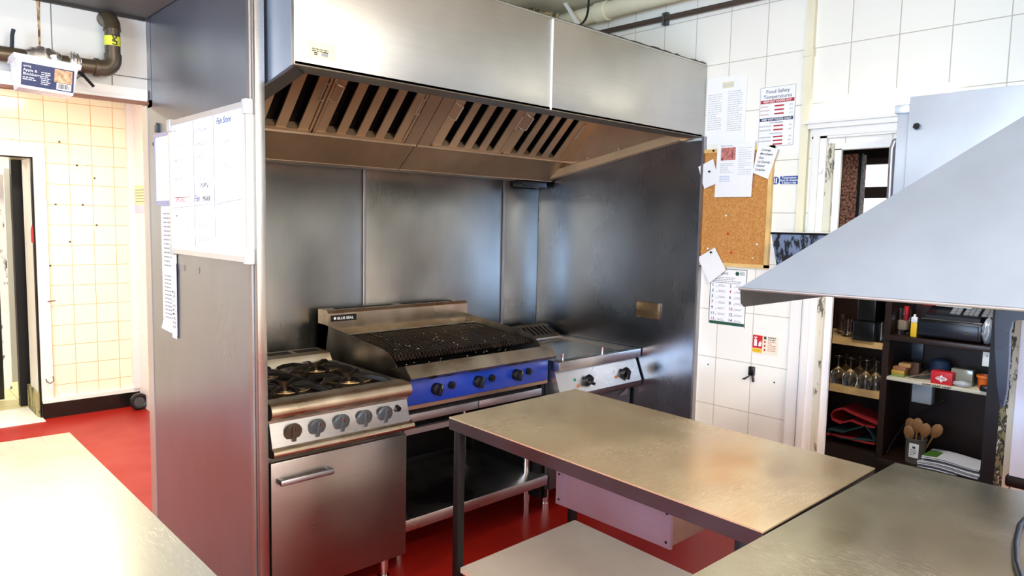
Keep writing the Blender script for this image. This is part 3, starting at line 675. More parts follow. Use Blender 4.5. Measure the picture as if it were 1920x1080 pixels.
# ================================================================== GRIDDLE
gd = thing('griddle', 'stainless electric griddle with two black knobs in the bay corner', 'griddle', (2.98, 2.8, 0))
G0, G1 = 2.640, 3.326
b = MB().box(G0, G1, 2.44, 2.50, .782, .832, bev=.003).box(G0, G0+.05, 2.49, 3.22, .782, .832).box(G1-.05, G1, 2.49, 3.22, .782, .832).box(G0, G1, 3.06, 3.22, .782, .832)
part(b, 'worktop_frame', ST_plain, gd)
part(MB().box(G0+.05, G1-.05, 2.495, 3.06, .79, .822), 'hot_plate', steel('polished_hot_plate', (.60, .58, .55), .16, (80, 2, 2), .05), gd)
part(MB().box(G0+.004, G1-.004, 2.52, 3.2, .14, .782), 'body', ST_edge, gd)
cp = part(MB().prism([(2.475, .778), (2.52, .778), (2.52, .64), (2.425, .652)], 'x', G0, G1-.006), 'control_panel', ST_plain, gd)
part(MB().prism([(2.425, .652), (2.43, .628), (2.445, .612), (2.52, .612), (2.52, .652)], 'x', G0-.004, G1), 'lower_rail', ST_plain, gd)
gn = Vector((0, -.93, -.37)).normalized(); gn = Vector((0, -.126, -.05)).normalized()
for x in (2.868, 3.185):
    knob(gd, (x, 2.448, .712), .031, .044, BLACK, 1.2 if x < 3 else .3, nrm=gn)
for x, z, c, nm in ((2.772, .722, '#1f8a63', 'green'), (2.784, .690, '#c46a2a', 'orange'), (3.096, .727, '#d8dcd8', 'clear'), (3.106, .695, '#c46a2a', 'orange')):
    yy = 2.475-(.778-z)*.397
    part(MB().cyl((x, yy+.002, z), (x, yy-.006, z-.002), .0075, seg=14), 'indicator_lamp', plain(nm+'_lamp_lens', c, .15), gd, nm+' lamp lens')
f = (Vector((2.648, 2.4335, .668)), UX, Vector((0, .37, .93)).normalized(), Vector((0, -.93, .37)).normalized())
part(MB().fbox(f, 0, .05, 0, .026, 0, .002), 'rating_label', PAPER, gd); 
part(MB().box(G0+.01, 3.316, 2.50, 2.522, .14, .605, bev=.002), 'cabinet_door', plain('grey_door_panel', '#55514f', .35, .6), gd)
part(MB().prism([(3.20, .56), (3.285, .60), (3.285, .56)], 'y', 2.494, 2.50), 'vent_badge', ST_plain, gd)
b = MB()
vv = [Vector((G0+.02, 3.05, .835)), Vector((G1-.04, 3.05, .835)), Vector((G1-.05, 3.17, .895)), Vector((G0+.02, 3.17, .895))]
n = 16
for i in range(n+1):
    x = G0+.03+i*(G1-.07-G0-.03)/n; b.slab([(x-.007, 3.062, .842), (x+.007, 3.062, .842), (x+.007, 3.152, .888), (x-.007, 3.152, .888)], (0, -.4, .9), .004)
b.slab([(G0+.02, 3.04, .832), (G1-.035, 3.04, .832), (G1-.035, 3.064, .844), (G0+.02, 3.064, .844)], (0, -.4, .9), .005)
b.slab([(G0+.02, 3.150, .887), (G1-.055, 3.150, .887), (G1-.055, 3.17, .897), (G0+.02, 3.17, .897)], (0, -.4, .9), .005)
b.prism([(3.04, .83), (3.17, .895), (3.22, .895), (3.22, .83)], 'x', G1-.045, G1-.035)
part(b, 'rear_vent', ST_warm, gd)
part(MB().prism([(3.06, .832), (3.165, .882), (3.22, .882), (3.22, .832)], 'x', G0+.02, G1-.046), 'vent_void', VOID, gd)
for x, y in ((2.70, 2.475), (3.02, 2.475)):
    part(MB().cyl((x, y, .832), (x, y, .858), .006, seg=12).cyl((x, y, .858), (x, y, .866), .008, seg=12), 'corner_pin', CHROME, gd)
for x in (2.70, 3.27):
    for y in (2.58, 3.12):
        part(MB().cyl((x, y, .14), (x, y, .04), .021).cyl((x, y, .04), (x, y, 0), .024), 'leg', CHROME, gd)
part(MB().box(G0, G0+.025, 2.53, 2.58, .09, .60), 'side_post', BLACKM, gd)
# ================================================================== TABLES
def quadtop(mb, c, z0, z1, bev=0):      # c: four plan corners
    return mb.slab([(x, y, z0) for x, y in c], (0, 0, 1), z1-z0)
t1 = thing('prep_table', 'steel-topped prep table with black legs and a drawer box, in front of the chargrill', 'table', (1.78, 1.29, 0))
c1 = [(1.481, 1.874), (2.136, 1.884), (2.080, .712), (1.440, .712)]
b = MB(); quadtop(b, c1, .866, .8705)
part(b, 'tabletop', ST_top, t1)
b = MB()
for (p, q), nn in (((c1[0], c1[3]), (1, 0)), ((c1[1], c1[2]), (-1, 0)), ((c1[0], c1[1]), (0, -1)), ((c1[3], c1[2]), (0, 1))):
    b.slab([(p[0], p[1], .828), (q[0], q[1], .828), (q[0], q[1], .8662), (p[0], p[1], .8662)], (nn[0], nn[1], 0), .004)
part(b, 'folded_edge', ST_tedge, t1)
for x, y in ((1.488, 1.828), (2.085, 1.835), (2.04, .76), (1.455, .76)):
    part(MB().box(x, x+.028, y, y+.028, 0, .866, bev=.002), 'leg', BLACKM, t1)
s = [at(867, 1069, 'z', .35), at(1090, 989, 'z', .35), at(1275, 1080, 'z', .35)]
part(MB().slab([(1.50, 1.825, .33), (2.10, 1.835, .33), (2.045, .76, .33), (1.47, .76, .33)], (0, 0, 1), .018), 'lower_shelf', steel('pale_scratched_shelf', (.92, .84, .72), .42, (3, 60, 2), .06, stain=(.84, .75, .62), metal=.45), t1)
db = part(MB().box(1.497, 2.0, .985, 1.385, .722, .828), 'drawer_box', ST_dirty, t1)
part(MB().box(1.489, 1.497, .979, 1.375, .718, .829), 'drawer_front', ST_drawer, db)
for y0_, y1_ in ((1.352, 1.375), (.979, 1.0)): part(MB().box(1.486, 1.489, y0_, y1_, .719, .828), 'end_flange', ST_drawer, db)
for y in (1.363, .991):
    for z in (.735, .81): part(MB().cyl((1.4865, y, z), (1.4840, y, z), .0035, seg=8), 'rivet', DARKMET, db)
t2 = thing('steel_counter', 'near steel counter in the bottom right corner, meeting the prep table', 'counter', (1.6, .1, 0))
c2 = [(.80, .712), (2.172, .690), (2.215, -.55), (.78, -.55)]
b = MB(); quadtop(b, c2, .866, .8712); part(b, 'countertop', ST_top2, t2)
b = MB()
for (p, q), nn in (((c2[0], c2[3]), (1, 0)), ((c2[1], c2[2]), (-1, 0)), ((c2[0], c2[1]), (0, -1)), ((c2[3], c2[2]), (0, 1))):
    b.slab([(p[0], p[1], .828), (q[0], q[1], .828), (q[0], q[1], .8662), (p[0], p[1], .8662)], (nn[0], nn[1], 0), .004)
part(b, 'folded_edge', ST_tedge, t2)
for x, y in ((.83, .64), (2.13, .63), (2.15, -.50), (.83, -.50)): part(MB().box(x, x+.03, y, y+.03, 0, .866), 'leg', BLACKM, t2)
t3 = thing('steel_worktop', 'brightly lit steel worktop in the bottom left corner', 'worktop', (-.2, 1.7, 0))
c3 = [(-1.3, 2.56), (.476, 2.457), (.476, .55), (-1.3, .55)]
b = MB(); quadtop(b, c3, .866, .8715); part(b, 'worktop', steel('pale_scratched_worktop', (.46, .45, .38), .30, (90, 3, 2), .08, sa=.3, rv=.06, scratch=.05), t3)
b = MB()
for (p, q), nn in (((c3[0], c3[1]), (0, -1)), ((c3[1], c3[2]), (-1, 0)), ((c3[2], c3[3]), (0, 1))):
    b.slab([(p[0], p[1], .83), (q[0], q[1], .83), (q[0], q[1], .8662), (p[0], p[1], .8662)], (nn[0], nn[1], 0), .004)
part(b, 'folded_edge', ST_edge, t3)
for x, y in ((-1.25, 2.40), (.42, 2.38), (.42, .62), (-1.25, .62)): part(MB().box(x, x+.03, y, y+.03, 0, .866), 'leg', ST_edge, t3)

# ================================================================== CANOPY ON THE RIGHT
kx, ky, kz = 1.57, .871, 1.387
cn = thing('steel_canopy', 'large blue-grey sloping steel canopy hanging over the near counter at right', 'canopy', (2.4, .1, 1.34))
hs, hr = .66, .612
X1c, Y1c = 3.0, -.95
lo = [(kx, ky, kz), (X1c, ky, kz), (X1c, Y1c, kz+.021), (kx, Y1c, kz+.021)]
hi = [(kx+hs, ky-hs, kz+hr), (X1c-.05, ky-hs, kz+hr), (X1c-.05, Y1c+.3, kz+hr), (kx+hs, Y1c+.3, kz+hr)]
b = MB()
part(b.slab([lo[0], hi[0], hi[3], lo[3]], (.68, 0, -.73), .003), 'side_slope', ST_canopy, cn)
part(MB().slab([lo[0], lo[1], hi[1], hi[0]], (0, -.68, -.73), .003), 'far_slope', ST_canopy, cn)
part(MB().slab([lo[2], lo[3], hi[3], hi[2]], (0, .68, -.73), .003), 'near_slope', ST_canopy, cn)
b = MB().slab([(kx+.002, ky-.002, kz), (X1c, ky-.002, kz), (X1c, ky-.002, kz-.046), (kx+.022, ky-.002, kz-.046), (kx+.008, ky-.002, kz-.036)], (0, -1, 0), .003)
part(b, 'far_lip', plain('dark_canopy_lip', '#3a3833', .45, .5), cn, 'dark underside lip')  # lip coloured darker than the canopy slopes
part(MB().tube([(kx, ky, kz-.001), (kx, Y1c, kz+.020)], .0035, 8), 'folded_rim', ST_edge, cn)
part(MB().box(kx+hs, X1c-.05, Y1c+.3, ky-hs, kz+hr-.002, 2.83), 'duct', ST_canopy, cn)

# ================================================================== STEEL CABINET AND DOOR LEAF ON THE RIGHT WALL
cb = thing('wall_cabinet', 'pale steel cabinet high on the right wall, partly over the doorway', 'cabinet', (3.2, .7, 1.42))
part(MB().box(3.012, 3.33, -.2, 1.036, 1.42, 2.012, bev=.003), 'body', ST_cab, cb)
part(MB().box(2.998, 3.06, .99, 1.045, 1.985, 2.02, bev=.006), 'top_hinge_cap', ST_cab, cb)
cd_ = part(MB().box(2.992, 3.012, -.2, .990, 1.43, 2.045, bev=.003), 'door', ST_cab, cb)
part(MB().box(3.004, 3.0125, .988, .9935, 1.42, 2.03), 'door_seal', plain('dark_blue_seal', '#2c3f78', .5), cb)
q = at(1719.6, 237, 'x', 2.992)
part(MB().cyl((2.992, q.y, q.z), (2.982, q.y, q.z), .013, seg=6).cyl((2.982, q.y, q.z), (2.979, q.y, q.z), .006, seg=10), 'lock', DARKMET, cd_)
a0 = at(1674, 265, 'x', 3.1); a1 = at(1668, 372, 'x', 3.1)
part(MB().tube([(3.1, a0.y-.03, a0.z+.008), (3.1, a0.y-.008, a0.z), (3.1, a0.y, a0.z-.03), (3.1, a1.y, a1.z), (3.1, a1.y, 1.44)], .012, 12), 'rounded_bracket', ST_edge, cb)
a0 = at(1916, 602, 'x', 3.22); a1 = at(1916, 897, 'x', 3.22)
dl = thing('steel_clad_door', 'scratched blue-white steel door panel at the right edge, beside the peeling jamb', 'door', (3.23, .4, 0))
part(MB().box(3.222, 3.27, -.25, a0.y, a1.z, 1.40), 'door_leaf', steel('scratched_door_steel', (.66, .76, .88), .40, (2, 20, 2), .05, metal=.35), dl)
part(MB().box(3.216, 3.275, -.25, a0.y+.012, a1.z-.045, a1.z, bev=.01), 'rubber_seal', BLACK, dl)
# dark blue curved strap hanging beside the jamb
bl = MB()
P = [(1868, 577), (1925, 575), (1925, 601), (1910, 600), (1898, 604), (1893, 622), (1891, 680), (1887, 735), (1881, 762), (1874, 758), (1869, 720), (1865, 650), (1865, 600)]
pp_ = [at(x, y, 'x', 3.0) for x, y in P]
bl.slab([p for p in pp_], (1, 0, 0), .03)
solo(bl, 'hanging_strap', plain('dark_blue_rubber', '#16273f', .3), 'dark blue curved strap hanging beside the peeling door jamb at right', 'strap')
# dark scuffed tapered bin on the wall left of the doorway
bn = thing('tapered_bin', 'dark scuffed tapered metal bin on the wall beside the doorway, left of the canopy', 'bin', (3.22, 1.55, 1.36))
_q = at(1446, 437, 'x', 3.13); _p = at(1457, 494, 'x', 3.17)
y0, y1, yb0, yb1, zt, zb = _q.y, _q.y-.31, _p.y, _p.y-.235, _q.z, _p.z-.02
scf = peeling('scuffed_blue_black_metal', '#0f131b', '#6d7f98', 24, .50)
X_f, X_b = 3.13, 3.334
part(MB().add([(X_f, y0, zt), (X_f, y1, zt), (X_f+.04, yb1, zb), (X_f+.04, yb0, zb), (X_b, y0, zt), (X_b, y1, zt), (X_b, yb1, zb), (X_b, yb0, zb)],
     [(0, 1, 2, 3), (4, 7, 6, 5), (1, 5, 6, 2), (0, 3, 7, 4), (2, 6, 7, 3)]), 'bin_body', scf, bn)
part(MB().tube([(X_f, y1, zt), (X_f, y0, zt), (X_b, y0, zt)], .005, 8), 'rim', BLACK, bn)
part(MB().box(X_f, X_b, y1, y0, zt+.002, zt+.008), 'lid', WHITE, bn, 'thin white lid')

# ================================================================== LEFT PARTITION: WHITEBOARD AND NOTES
XP = .996
wb = thing('whiteboard', 'large whiteboard with faded handwriting on the steel partition', 'whiteboard', (.985, 2.68, 1.39))
part(MB().box(.978, .992, 2.315, 3.045, 1.402, 1.895), 'writing_surface', plain('whiteboard_surface', '#f2f4f6', .18), wb)
b = MB().box(.970, .994, 2.305, 3.06, 1.385, 1.403).box(.970, .994, 2.305, 3.06, 1.893, 1.910).box(.970, .994, 2.305, 2.318, 1.385, 1.91).box(.970, .994, 3.043, 3.06, 1.385, 1.91)
part(b, 'frame', plain('anodised_frame', '#c8c8c6', .35, .5), wb)
for y, z in ((2.30, 1.868), (2.30, 1.378), (3.032, 1.868), (3.032, 1.378)):
    part(MB().box(.966, .9945, y, y+.036, z, z+.05, bev=.005), 'corner_cap', plain('grey_corner_cap', '#b9bbb8', .4), wb)
f = fw(.978, 3.045, 1.402)
mb = MB().fbox(f, .2425, .2455, .02, .49, .0003, .0008).fbox(f, .4425, .4455, .06, .49, .0003, .0008)
mb.stroke(f, [(.01, .165), (.12, .168), (.24, .172), (.42, .178)], .0016); mb.stroke(f, [(.45, .175), (.56, .185), (.68, .192)], .0018)
part(mb, 'ruled_lines', GINK, wb)
mb = MB().text(f, 'Fish Store', .47, .455, .032, shear=.3); mb.text(f, 'Fish', .245, .188, .034, shear=.3)
part(mb, 'blue_writing', BINK, wb)
part(MB().text(f, 'MARK', .325, .188, .030, shear=.3), 'black_writing', INK, wb)
part(MB().scribble(f, .30, .232, .09, .03, .002, 4), 'black_writing', INK, wb)
part(MB().scribble(f, .03, .122, .03, .02, .0018, 6), 'black_writing', INK, wb)
mb = MB().text(f, 'SPECIALS', .035, .188, .028, shear=.2); mb.scribble(f, .02, .46, .05, .02, .0014, 8); mb.scribble(f, .02, .205, .18, .001, .001, 9)
part(mb, 'red_writing', plain('faded_red_ink', '#c9828c', .6), wb)
mb = MB()
for i, (u, v, l) in enumerate([(.02, .40, .09), (.02, .34, .12), (.02, .27, .10), (.26, .44, .14), (.26, .39, .12), (.26, .34, .15), (.27, .26, .12), (.46, .38, .14), (.47, .30, .12), (.03, .07, .14), (.27, .09, .10), (.27, .04, .12), (.47, .10, .10)]):
    mb.scribble(f, u, v, l, .018, .0014, 20+i)
part(mb, 'faded_writing', plain('faded_marker', '#aab2c4', .6), wb)
sl = thing('small_noticeboard', 'small white wipe board with blue edging, left of the whiteboard', 'board', (.99, 3.18, 1.58))
f = fw(.994, 3.285, 1.585)
part(MB().fbox(f, 0, .215, 0, .285, 0, .006), 'board_face', PAPER, sl)
part(MB().fbox(f, -.002, .215, .278, .292, 0, .010).fbox(f, .02, .205, -.008, .012, 0, .012).fbox(f, -.003, .003, .0, .285, 0, .009), 'edging', plain('blue_grey_edging', '#8f93b4', .4), sl)
mb = MB().scribble(f, .04, .17, .07, .02, .002, 31); part(mb, 'note_writing', INK, sl)
mb = MB().lines(f, .03, .14, .075, .018, 3, .008, 6); part(mb, 'note_print', plain('pink_ink', '#c78a93', .6), sl)
def sheet(name, label, fr, pts, mat, lift, prints, cat='paper', group=None, t=.0006):
    root = thing(name, label, cat, fr[0]+fr[1]*pts[0][0]+fr[2]*min(p[1] for p in pts)+fr[3]*lift, group=group)
    part(MB().fpoly(fr, pts, lift, lift+t), 'page', mat, root)
    f2 = (fr[0]+fr[3]*(lift+t-.0003), fr[1], fr[2], fr[3])
    for nm, mt, fn in prints:
        mb = MB(); fn(mb, f2); part(mb, nm, mt, root)
    return root
f = fw(.9935, 3.27, 1.04)
sheet('long_document', 'long sheet of small print hanging below the small board on the partition', f, [(.0, .01), (.03, .05), (.03, .545), (.21, .545), (.21, .30), (.205, .30), (.205, .0)], PAPER, .001,
      [('print', GINK, lambda m, g: m.lines(g, .06, .19, .50, .018, 13, .008, 1)), ('print', GINK, lambda m, g: m.lines(g, .06, .19, .24, .016, 12, .007, 2))])
sheet('plastic_sleeve', 'narrow crumpled page with handwriting overlapping the long sheet', (f[0]-UX*.002, f[1], f[2], f[3]), [(.150, -.012), (.150, .30), (.212, .30), (.215, .265), (.205, -.012)], plain('pale_sleeve', '#d9dbe0', .3), .002,
      [('writing', INK, lambda m, g: [m.scribble(g, .160, .03+.018*k, .035, .012, .0018, 40+k) for k in range(9)])])
f = fw(.9955, 3.02, 1.31)
for k, y in enumerate((0, .16)):
    solo(MB().fpoly(f, [(y, .0), (y+.045, .005), (y+.045, .03), (y, .025)], 0, .001), 'tape_scrap', plain('grey_tape', '#8a8480', .5),
         'scrap of grey tape under the whiteboard, '+('the left one' if k == 0 else 'the right one'), 'tape')
solo(MB().box(.982, .996, 3.255, 3.275, 1.885, 1.925, bev=.003), 'wall_clip', GREY, 'small grey clip above the small board on the partition', 'clip')
part(MB().lathe([(.006, 0), (.009, .003), (.006, .007)], (.9955, 3.32, 1.84), 10, M=Matrix.Rotation(-math.pi/2, 3, 'Y')), 'screw_head', GREY, lp)
f = fw(1.704, 6.20, 1.56)
sheet('narrow_notice', 'narrow yellow and lilac notice on the side wall behind the partition', f, [(0, 0), (0, .21), (.33, .21), (.33, 0)], plain('pale_yellow_notice', '#efe8a8', .6), .001,
      [('lilac_panel', plain('lilac_panel', '#cfc6dc', .6), lambda m, g: m.fbox(g, 0, .33, 0, .06, .0004, .001)), ('print', GINK, lambda m, g: m.lines(g, .03, .3, .17, .022, 5, .01, 8))], 'notice')

# ================================================================== BULKHEAD: GAS PIPE, TUB, FOIL
YB = 3.39
gp = thing('gas_pipe', 'bronze gas pipe with elbows and a yellow band on the bulkhead wall', 'pipe', (.5, 3.32, 2.1))
r = .029
b = MB().tube([(-2.6, 3.32, 2.128), (.30, 3.32, 2.128), (.72, 3.32, 2.128), (.80, 3.32, 2.130)], r, 16)
part(b, 'pipe_run', PIPE, gp)
pts = [(.785, 3.32, 2.128)]+[(.80+.045*math.sin(t), 3.32, 2.173-.045*math.cos(t)) for t in [i*math.pi/12 for i in range(1, 7)]]+[(.845, 3.32, 2.19)]
part(MB().tube(pts, r+.004, 16).cyl((.775, 3.32, 2.128), (.79, 3.32, 2.128), r+.008), 'elbow', PIPE, gp)
part(MB().cyl((.845, 3.32, 2.17), (.845, 3.32, 2.30), r), 'riser', PIPE, gp)
pts = [(.845, 3.32, 2.285), (.845, 3.325, 2.31), (.843, 3.35, 2.335), (.838, 3.375, 2.340), (.838, 3.389, 2.340)]
part(MB().tube(pts, r+.004, 16), 'upper_elbow', PIPE, gp)
bd = part(MB().cyl((.845, 3.32, 2.222), (.845, 3.32, 2.260), r+.0012), 'marker_band', plain('yellow_tape', '#dfe03a', .45), gp)
ft = (Vector((.845, 3.32-r-.0025, 2.241)), UZ, -UX, -UY)
part(MB().text(ft, 'LPG', -.0175, -.009, .024, t=0, bold=.001), 'lettering', BLACK, bd)
b = MB().tube([(.50, 3.32, 2.14), (.503, 3.32, 2.20), (.508, 3.318, 2.225)], .007, 8); part(b, 'lever', BLACK, gp)
b = MB().tube([(.69, 3.31, 2.12), (.73, 3.295, 2.085), (.765, 3.29, 2.045)], .006, 8); part(b, 'lower_lever', BLACK, gp)
def foil(cx, L, seed, nm):
    rnd = random.Random(seed); b = MB(); n, k = 14, 16; vs = []
    for i in range(n+1):
        for j in range(k):
            t = 2*math.pi*j/k; rr = (.036+.014*rnd.random())*(math.sin(math.pi*(i+.6)/(n+1.2))**.35)
            vs.append(Vector((cx-L/2+L*i/n, 3.32+rr*math.cos(t), 2.130+rr*math.sin(t))))
    fs = [(i*k+j, i*k+(j+1) % k, (i+1)*k+(j+1) % k, (i+1)*k+j) for i in range(n) for j in range(k)]
    b.add(vs, fs); solo(b, 'foil_wrap', FOIL, nm, 'foil', 'foil around the gas pipe')
foil(.60, .13, 1, 'large crumpled foil wrap around the gas pipe, above the hanging tub')
foil(.705, .05, 2, 'small foil wrap on the gas pipe, right end of the tub')
# ice-cream style tub hanging under the pipe
tb = thing('plastic_tub', 'white plastic dessert tub with a dark label, hung under the gas pipe', 'tub', (.59, 3.25, 1.985))
Mt = Matrix.Translation((.585, 3.25, 1.99)) @ Matrix.Rotation(math.radians(3.0), 4, 'Y')
def frus(w0, d0, w1, d1, z0, z1):
    vs = [Mt @ Vector(p) for p in ((-w0, -d0, z0), (w0, -d0, z0), (w0, d0, z0), (-w0, d0, z0), (-w1, -d1, z1), (w1, -d1, z1), (w1, d1, z1), (-w1, d1, z1))]
    return vs, [(0, 1, 2, 3), (4, 7, 6, 5), (0, 4, 5, 1), (1, 5, 6, 2), (2, 6, 7, 3), (3, 7, 4, 0)]
part(MB().add(*frus(.086, .055, .098, .068, 0, .105)), 'tub_body', WHITEP, tb)
part(MB().add(*frus(.106, .074, .108, .076, .100, .118)), 'rim', WHITEP, tb)
U_ = (Mt.to_3x3() @ UX).normalized(); V_ = (Mt.to_3x3() @ Vector((0, -.013, .105))).normalized(); N_ = U_.cross(V_).normalized()
ft = (Mt @ Vector((-.082, -.0565, .010)), U_, V_, N_)
lb = part(MB().fbox(ft, 0, .168, 0, .082, 0, .0015), 'label', NAVY, tb, 'dark blue printed label')
mb = MB().text(ft, 'spring', .005, .068, .010, t=.002); mb.text(ft, 'Apple &', .005, .052, .0135, t=.002); mb.text(ft, 'Blackberry', .005, .038, .0135, t=.002)
mb.lines((ft[0]+ft[3]*.0012, ft[1], ft[2], ft[3]), .005, .05, .028, .007, 2, .004, 2); mb.lines((ft[0]+ft[3]*.0012, ft[1], ft[2], ft[3]), .062, .095, .055, .007, 7, .0035, 4)
part(mb, 'label_text', WHITEP, lb)
g2 = (ft[0]+ft[3]*.0015, ft[1], ft[2], ft[3])
part(MB().fbox(g2, .104, .162, .030, .078, 0, .001), 'picture', plain('dessert_picture', '#c99a72', .5, var=.6, vsc=60), lb)
part(MB().fbox(g2, .112, .160, .004, .028, 0, .001), 'barcode_panel', PAPER, lb)
mb = MB(); x = .118; rnd = random.Random(5)
while x < .154: wd = rnd.choice((.0008, .0014, .002)); mb.fbox(g2, x, x+wd, .008, .026, .001, .0014); x += wd+rnd.choice((.0008, .0014))
part(mb, 'barcode', BLACK, lb)
part(MB().tube([(.68, 3.22, 2.085), (.72, 3.27, 2.075), (.74, 3.32, 2.10)], .0015, 6).tube([(.68, 3.26, 2.09), (.71, 3.30, 2.07), (.735, 3.32, 2.10)], .0015, 6), 'hanging_wire', DARKMET, tb)
# rust run on the bulkhead tiles above the foil
solo(MB().fpoly(ff(.595, 3.3895, 2.17), [(.004, 0), (.010, 0), (.012, .16), (.016, .21), (.018, .66), (.004, .66), (.0, .21), (.003, .16)], 0, .0012), 'rust_stain', peeling('rust_run', '#6a4422', '#c9a877', 60, .5),
     'rusty drip stain down the bulkhead tiles above the foil', 'stain')
# screws and nail holes on the far tiles
for i, (px, py) in enumerate(((111, 266), (144, 310), (177, 334), (104, 383), (155, 384), (131, 453), (181, 422), (94, 498))):
    q = at(px, py, 'y', 6.248)
    solo(MB().cyl((q.x, 6.249, q.z), (q.x, 6.240, q.z), .007, seg=8), 'wall_plug', plain('dark_plug', '#4a3a2c', .6), 'dark wall plug in the far cream tiles, '+['topmost of all', 'second from the top', 'upper one nearest the partition', 'left of the level pair', 'right of the level pair', 'just below the level pair', 'rightmost of the lower ones', 'lowest, beside the door frame'][i], 'wall plug', 'wall plugs in the far tiled wall')
q = at(95, 565, 'y', 6.21)
solo(MB().tube([(q.x-.02, 6.205, q.z), (q.x+.03, 6.205, q.z+.004)], .004, 6), 'door_catch', plain('brown_metal', '#6a5340', .4, .6), 'small brown catch on the white architrave of the far doorway', 'catch')
q = at(92, 710, 'y', 6.21)
solo(MB().tube([q+Vector((.02, -.03, .02)), q+Vector((.022, -.045, -.01)), q+Vector((0, -.045, -.03)), q+Vector((-.02, -.03, -.015)), q+Vector((-.02, 0, 0))], .004, 6), 'coat_hook', GREY, 'small metal hook low on the white architrave of the far doorway', 'hook')

# ================================================================== RIGHT WALL: POSTERS, CORK BOARD, SIGNS
XW = 3.358
f = fw(XW, 2.10, 1.965)
sheet('typed_menu', 'very pale typed sheet on the tiles above the cork board', f, [(0, 0), (.225, 0), (.23, .34), (.0, .345)], PAPER, .0005,
      [('print', FINK, lambda m, g: (m.lines(g, .01, .10, .255, .011, 17, .005, 1), m.lines(g, .125, .215, .262, .011, 19, .005, 2))),
       ('heading_stamp', plain('faint_yellow', '#ded9b8', .6), lambda m, g: m.fbox(g, .09, .155, .285, .315, .0004, .0008)),
       ('heading', FINK, lambda m, g: m.text(g, 'SUMMER', .092, .292, .017))])
f = fw(XW, 1.798, 1.936); W, H = .183, .290
def fs_text(m, g):
    m.text(g, 'Food Safety', W/2, .258, .0255, 'CENTER'); m.text(g, 'Temperatures', W/2, .233, .0255, 'CENTER')
sp_ = sheet('food_safety_poster', 'Food Safety Temperatures poster with red and navy bands on the tiles', f, [(0, 0), (W, 0), (W, H), (0, H)], PAPER, .001, [
    ('title', NAVY, fs_text),
    ('border', GINK, lambda m, g: (m.fbox(g, .001, .0025, .002, H-.002, .0004, .0008), m.fbox(g, W-.0025, W-.001, .002, H-.002, .0004, .0008), m.fbox(g, .002, W-.002, .001, .0025, .0004, .0008), m.fbox(g, .002, W-.002, H-.0025, H-.001, .0004, .0008))),
    ('hot_band', RINK, lambda m, g: (m.fbox(g, .005, W-.006, .210, .2265, .0004, .0008))),
    ]+[('red_bar', RINK, lambda m, g, z=z: m.fbox(g, .078, .127, z, z+.007, .0004, .0008)) for z in (.192, .173, .154, .096, .077, .043, .025, .007)]+[
    ('cold_band', NAVY, lambda m, g: m.fbox(g, .004, W-.008, .124, .1395, .0004, .0008)),
    ('band_text', PAPER, lambda m, g: (m.text(g, 'KEEP HOT FOODS HOT', W/2, .2135, .0135, 'CENTER', t=.0014, bold=.0003), m.text(g, 'KEEP HOT FOODS COLD', W/2, .127, .0135, 'CENTER', t=.0014, bold=.0003))),
    ('hot_rows', RINK, lambda m, g: [m.text(g, s, .004, z, .0085) for s, z in (('COOKING', .192), ('HOT DISPLAY', .173), ('REHEATING', .154))]),
    ('cold_rows', INK, lambda m, g: ([m.text(g, s, .004, z, .0085) for s, z in (('CHILLED FOODS', .096), ('FROZEN FOODS', .077), ('CHILLED FOODS', .043), ('FROZEN FOODS', .025))],
                                     [m.text(g, s, W/2, z, .0085, 'CENTER') for s, z in (('FOOD DELIVERIES', .112), ('FOOD STORAGE', .060))],
                                     [m.text(g, s, .172, z, .0085, 'RIGHT') for s, z in (('75°C', .192), ('63°C', .173), ('75°C', .154), ('8°C', .096), ('-18°C', .077), ('8°C', .043), ('-18°C', .025), ('5°C', .007))]))], 'poster')
ckb = thing('cork_board', 'pine-framed cork board pinned with papers on the tiled wall', 'cork board', (3.35, 1.91, 1.335))
part(MB().box(3.347, 3.359, 1.72, 2.11, 1.345, 1.925), 'cork_sheet', CORK, ckb)
part(MB().box(3.338, 3.359, 1.705, 1.725, 1.337, 1.94).box(3.338, 3.359, 2.098, 2.116, 1.337, 1.94).box(3.338, 3.359, 1.705, 2.116, 1.333, 1.352).box(3.338, 3.359, 1.705, 2.116, 1.922, 1.940), 'frame', PINE, ckb)
FC = fw(3.3375, 0, 0)
def pw(px, py, x=3.3375):
    q = at(px, py, 'x', x); return (-q.y, q.z)
def psheet(name, label, pix, mat, lift, prints, cat='paper', x=3.3375):
    return sheet(name, label, FC, [pw(*p) for p in pix], mat, lift, prints, cat)
u0, v0 = pw(1353, 277)
psheet('recipe_sheet', 'white sheet with a small food photo pinned over the top of the cork board', [(1340, 370), (1409, 369), (1417, 263), (1346, 272)], PAPER, .002, [
    ('food_photo', plain('food_photo', '#b8736a', .5, var=.7, vsc=70), lambda m, g: m.fbox(g, u0, u0+.083, v0-.066, v0-.002, .0004, .001)),
    ('title', BINK, lambda m, g: m.text(g, 'Banana Terrine', u0-.001, v0+.004, .0105)),
    ('print', FINK, lambda m, g: m.lines(g, u0, u0+.08, v0-.085, .009, 6, .004, 3)), ('print', FINK, lambda m, g: m.lines(g, u0+.1, u0+.18, v0-.01, .011, 13, .004, 4)),
    ('small_print', plain('pale_blue_ink', '#9db2d8', .6), lambda m, g: m.lines(g, u0-.003, u0+.06, v0-.150, .008, 4, .004, 5))])
u1, v1 = pw(1429, 281)
HW = ['Coverage', 'Microshapes', 'Date', 'Lst Quantity', 'Cleaned', 'Complete']
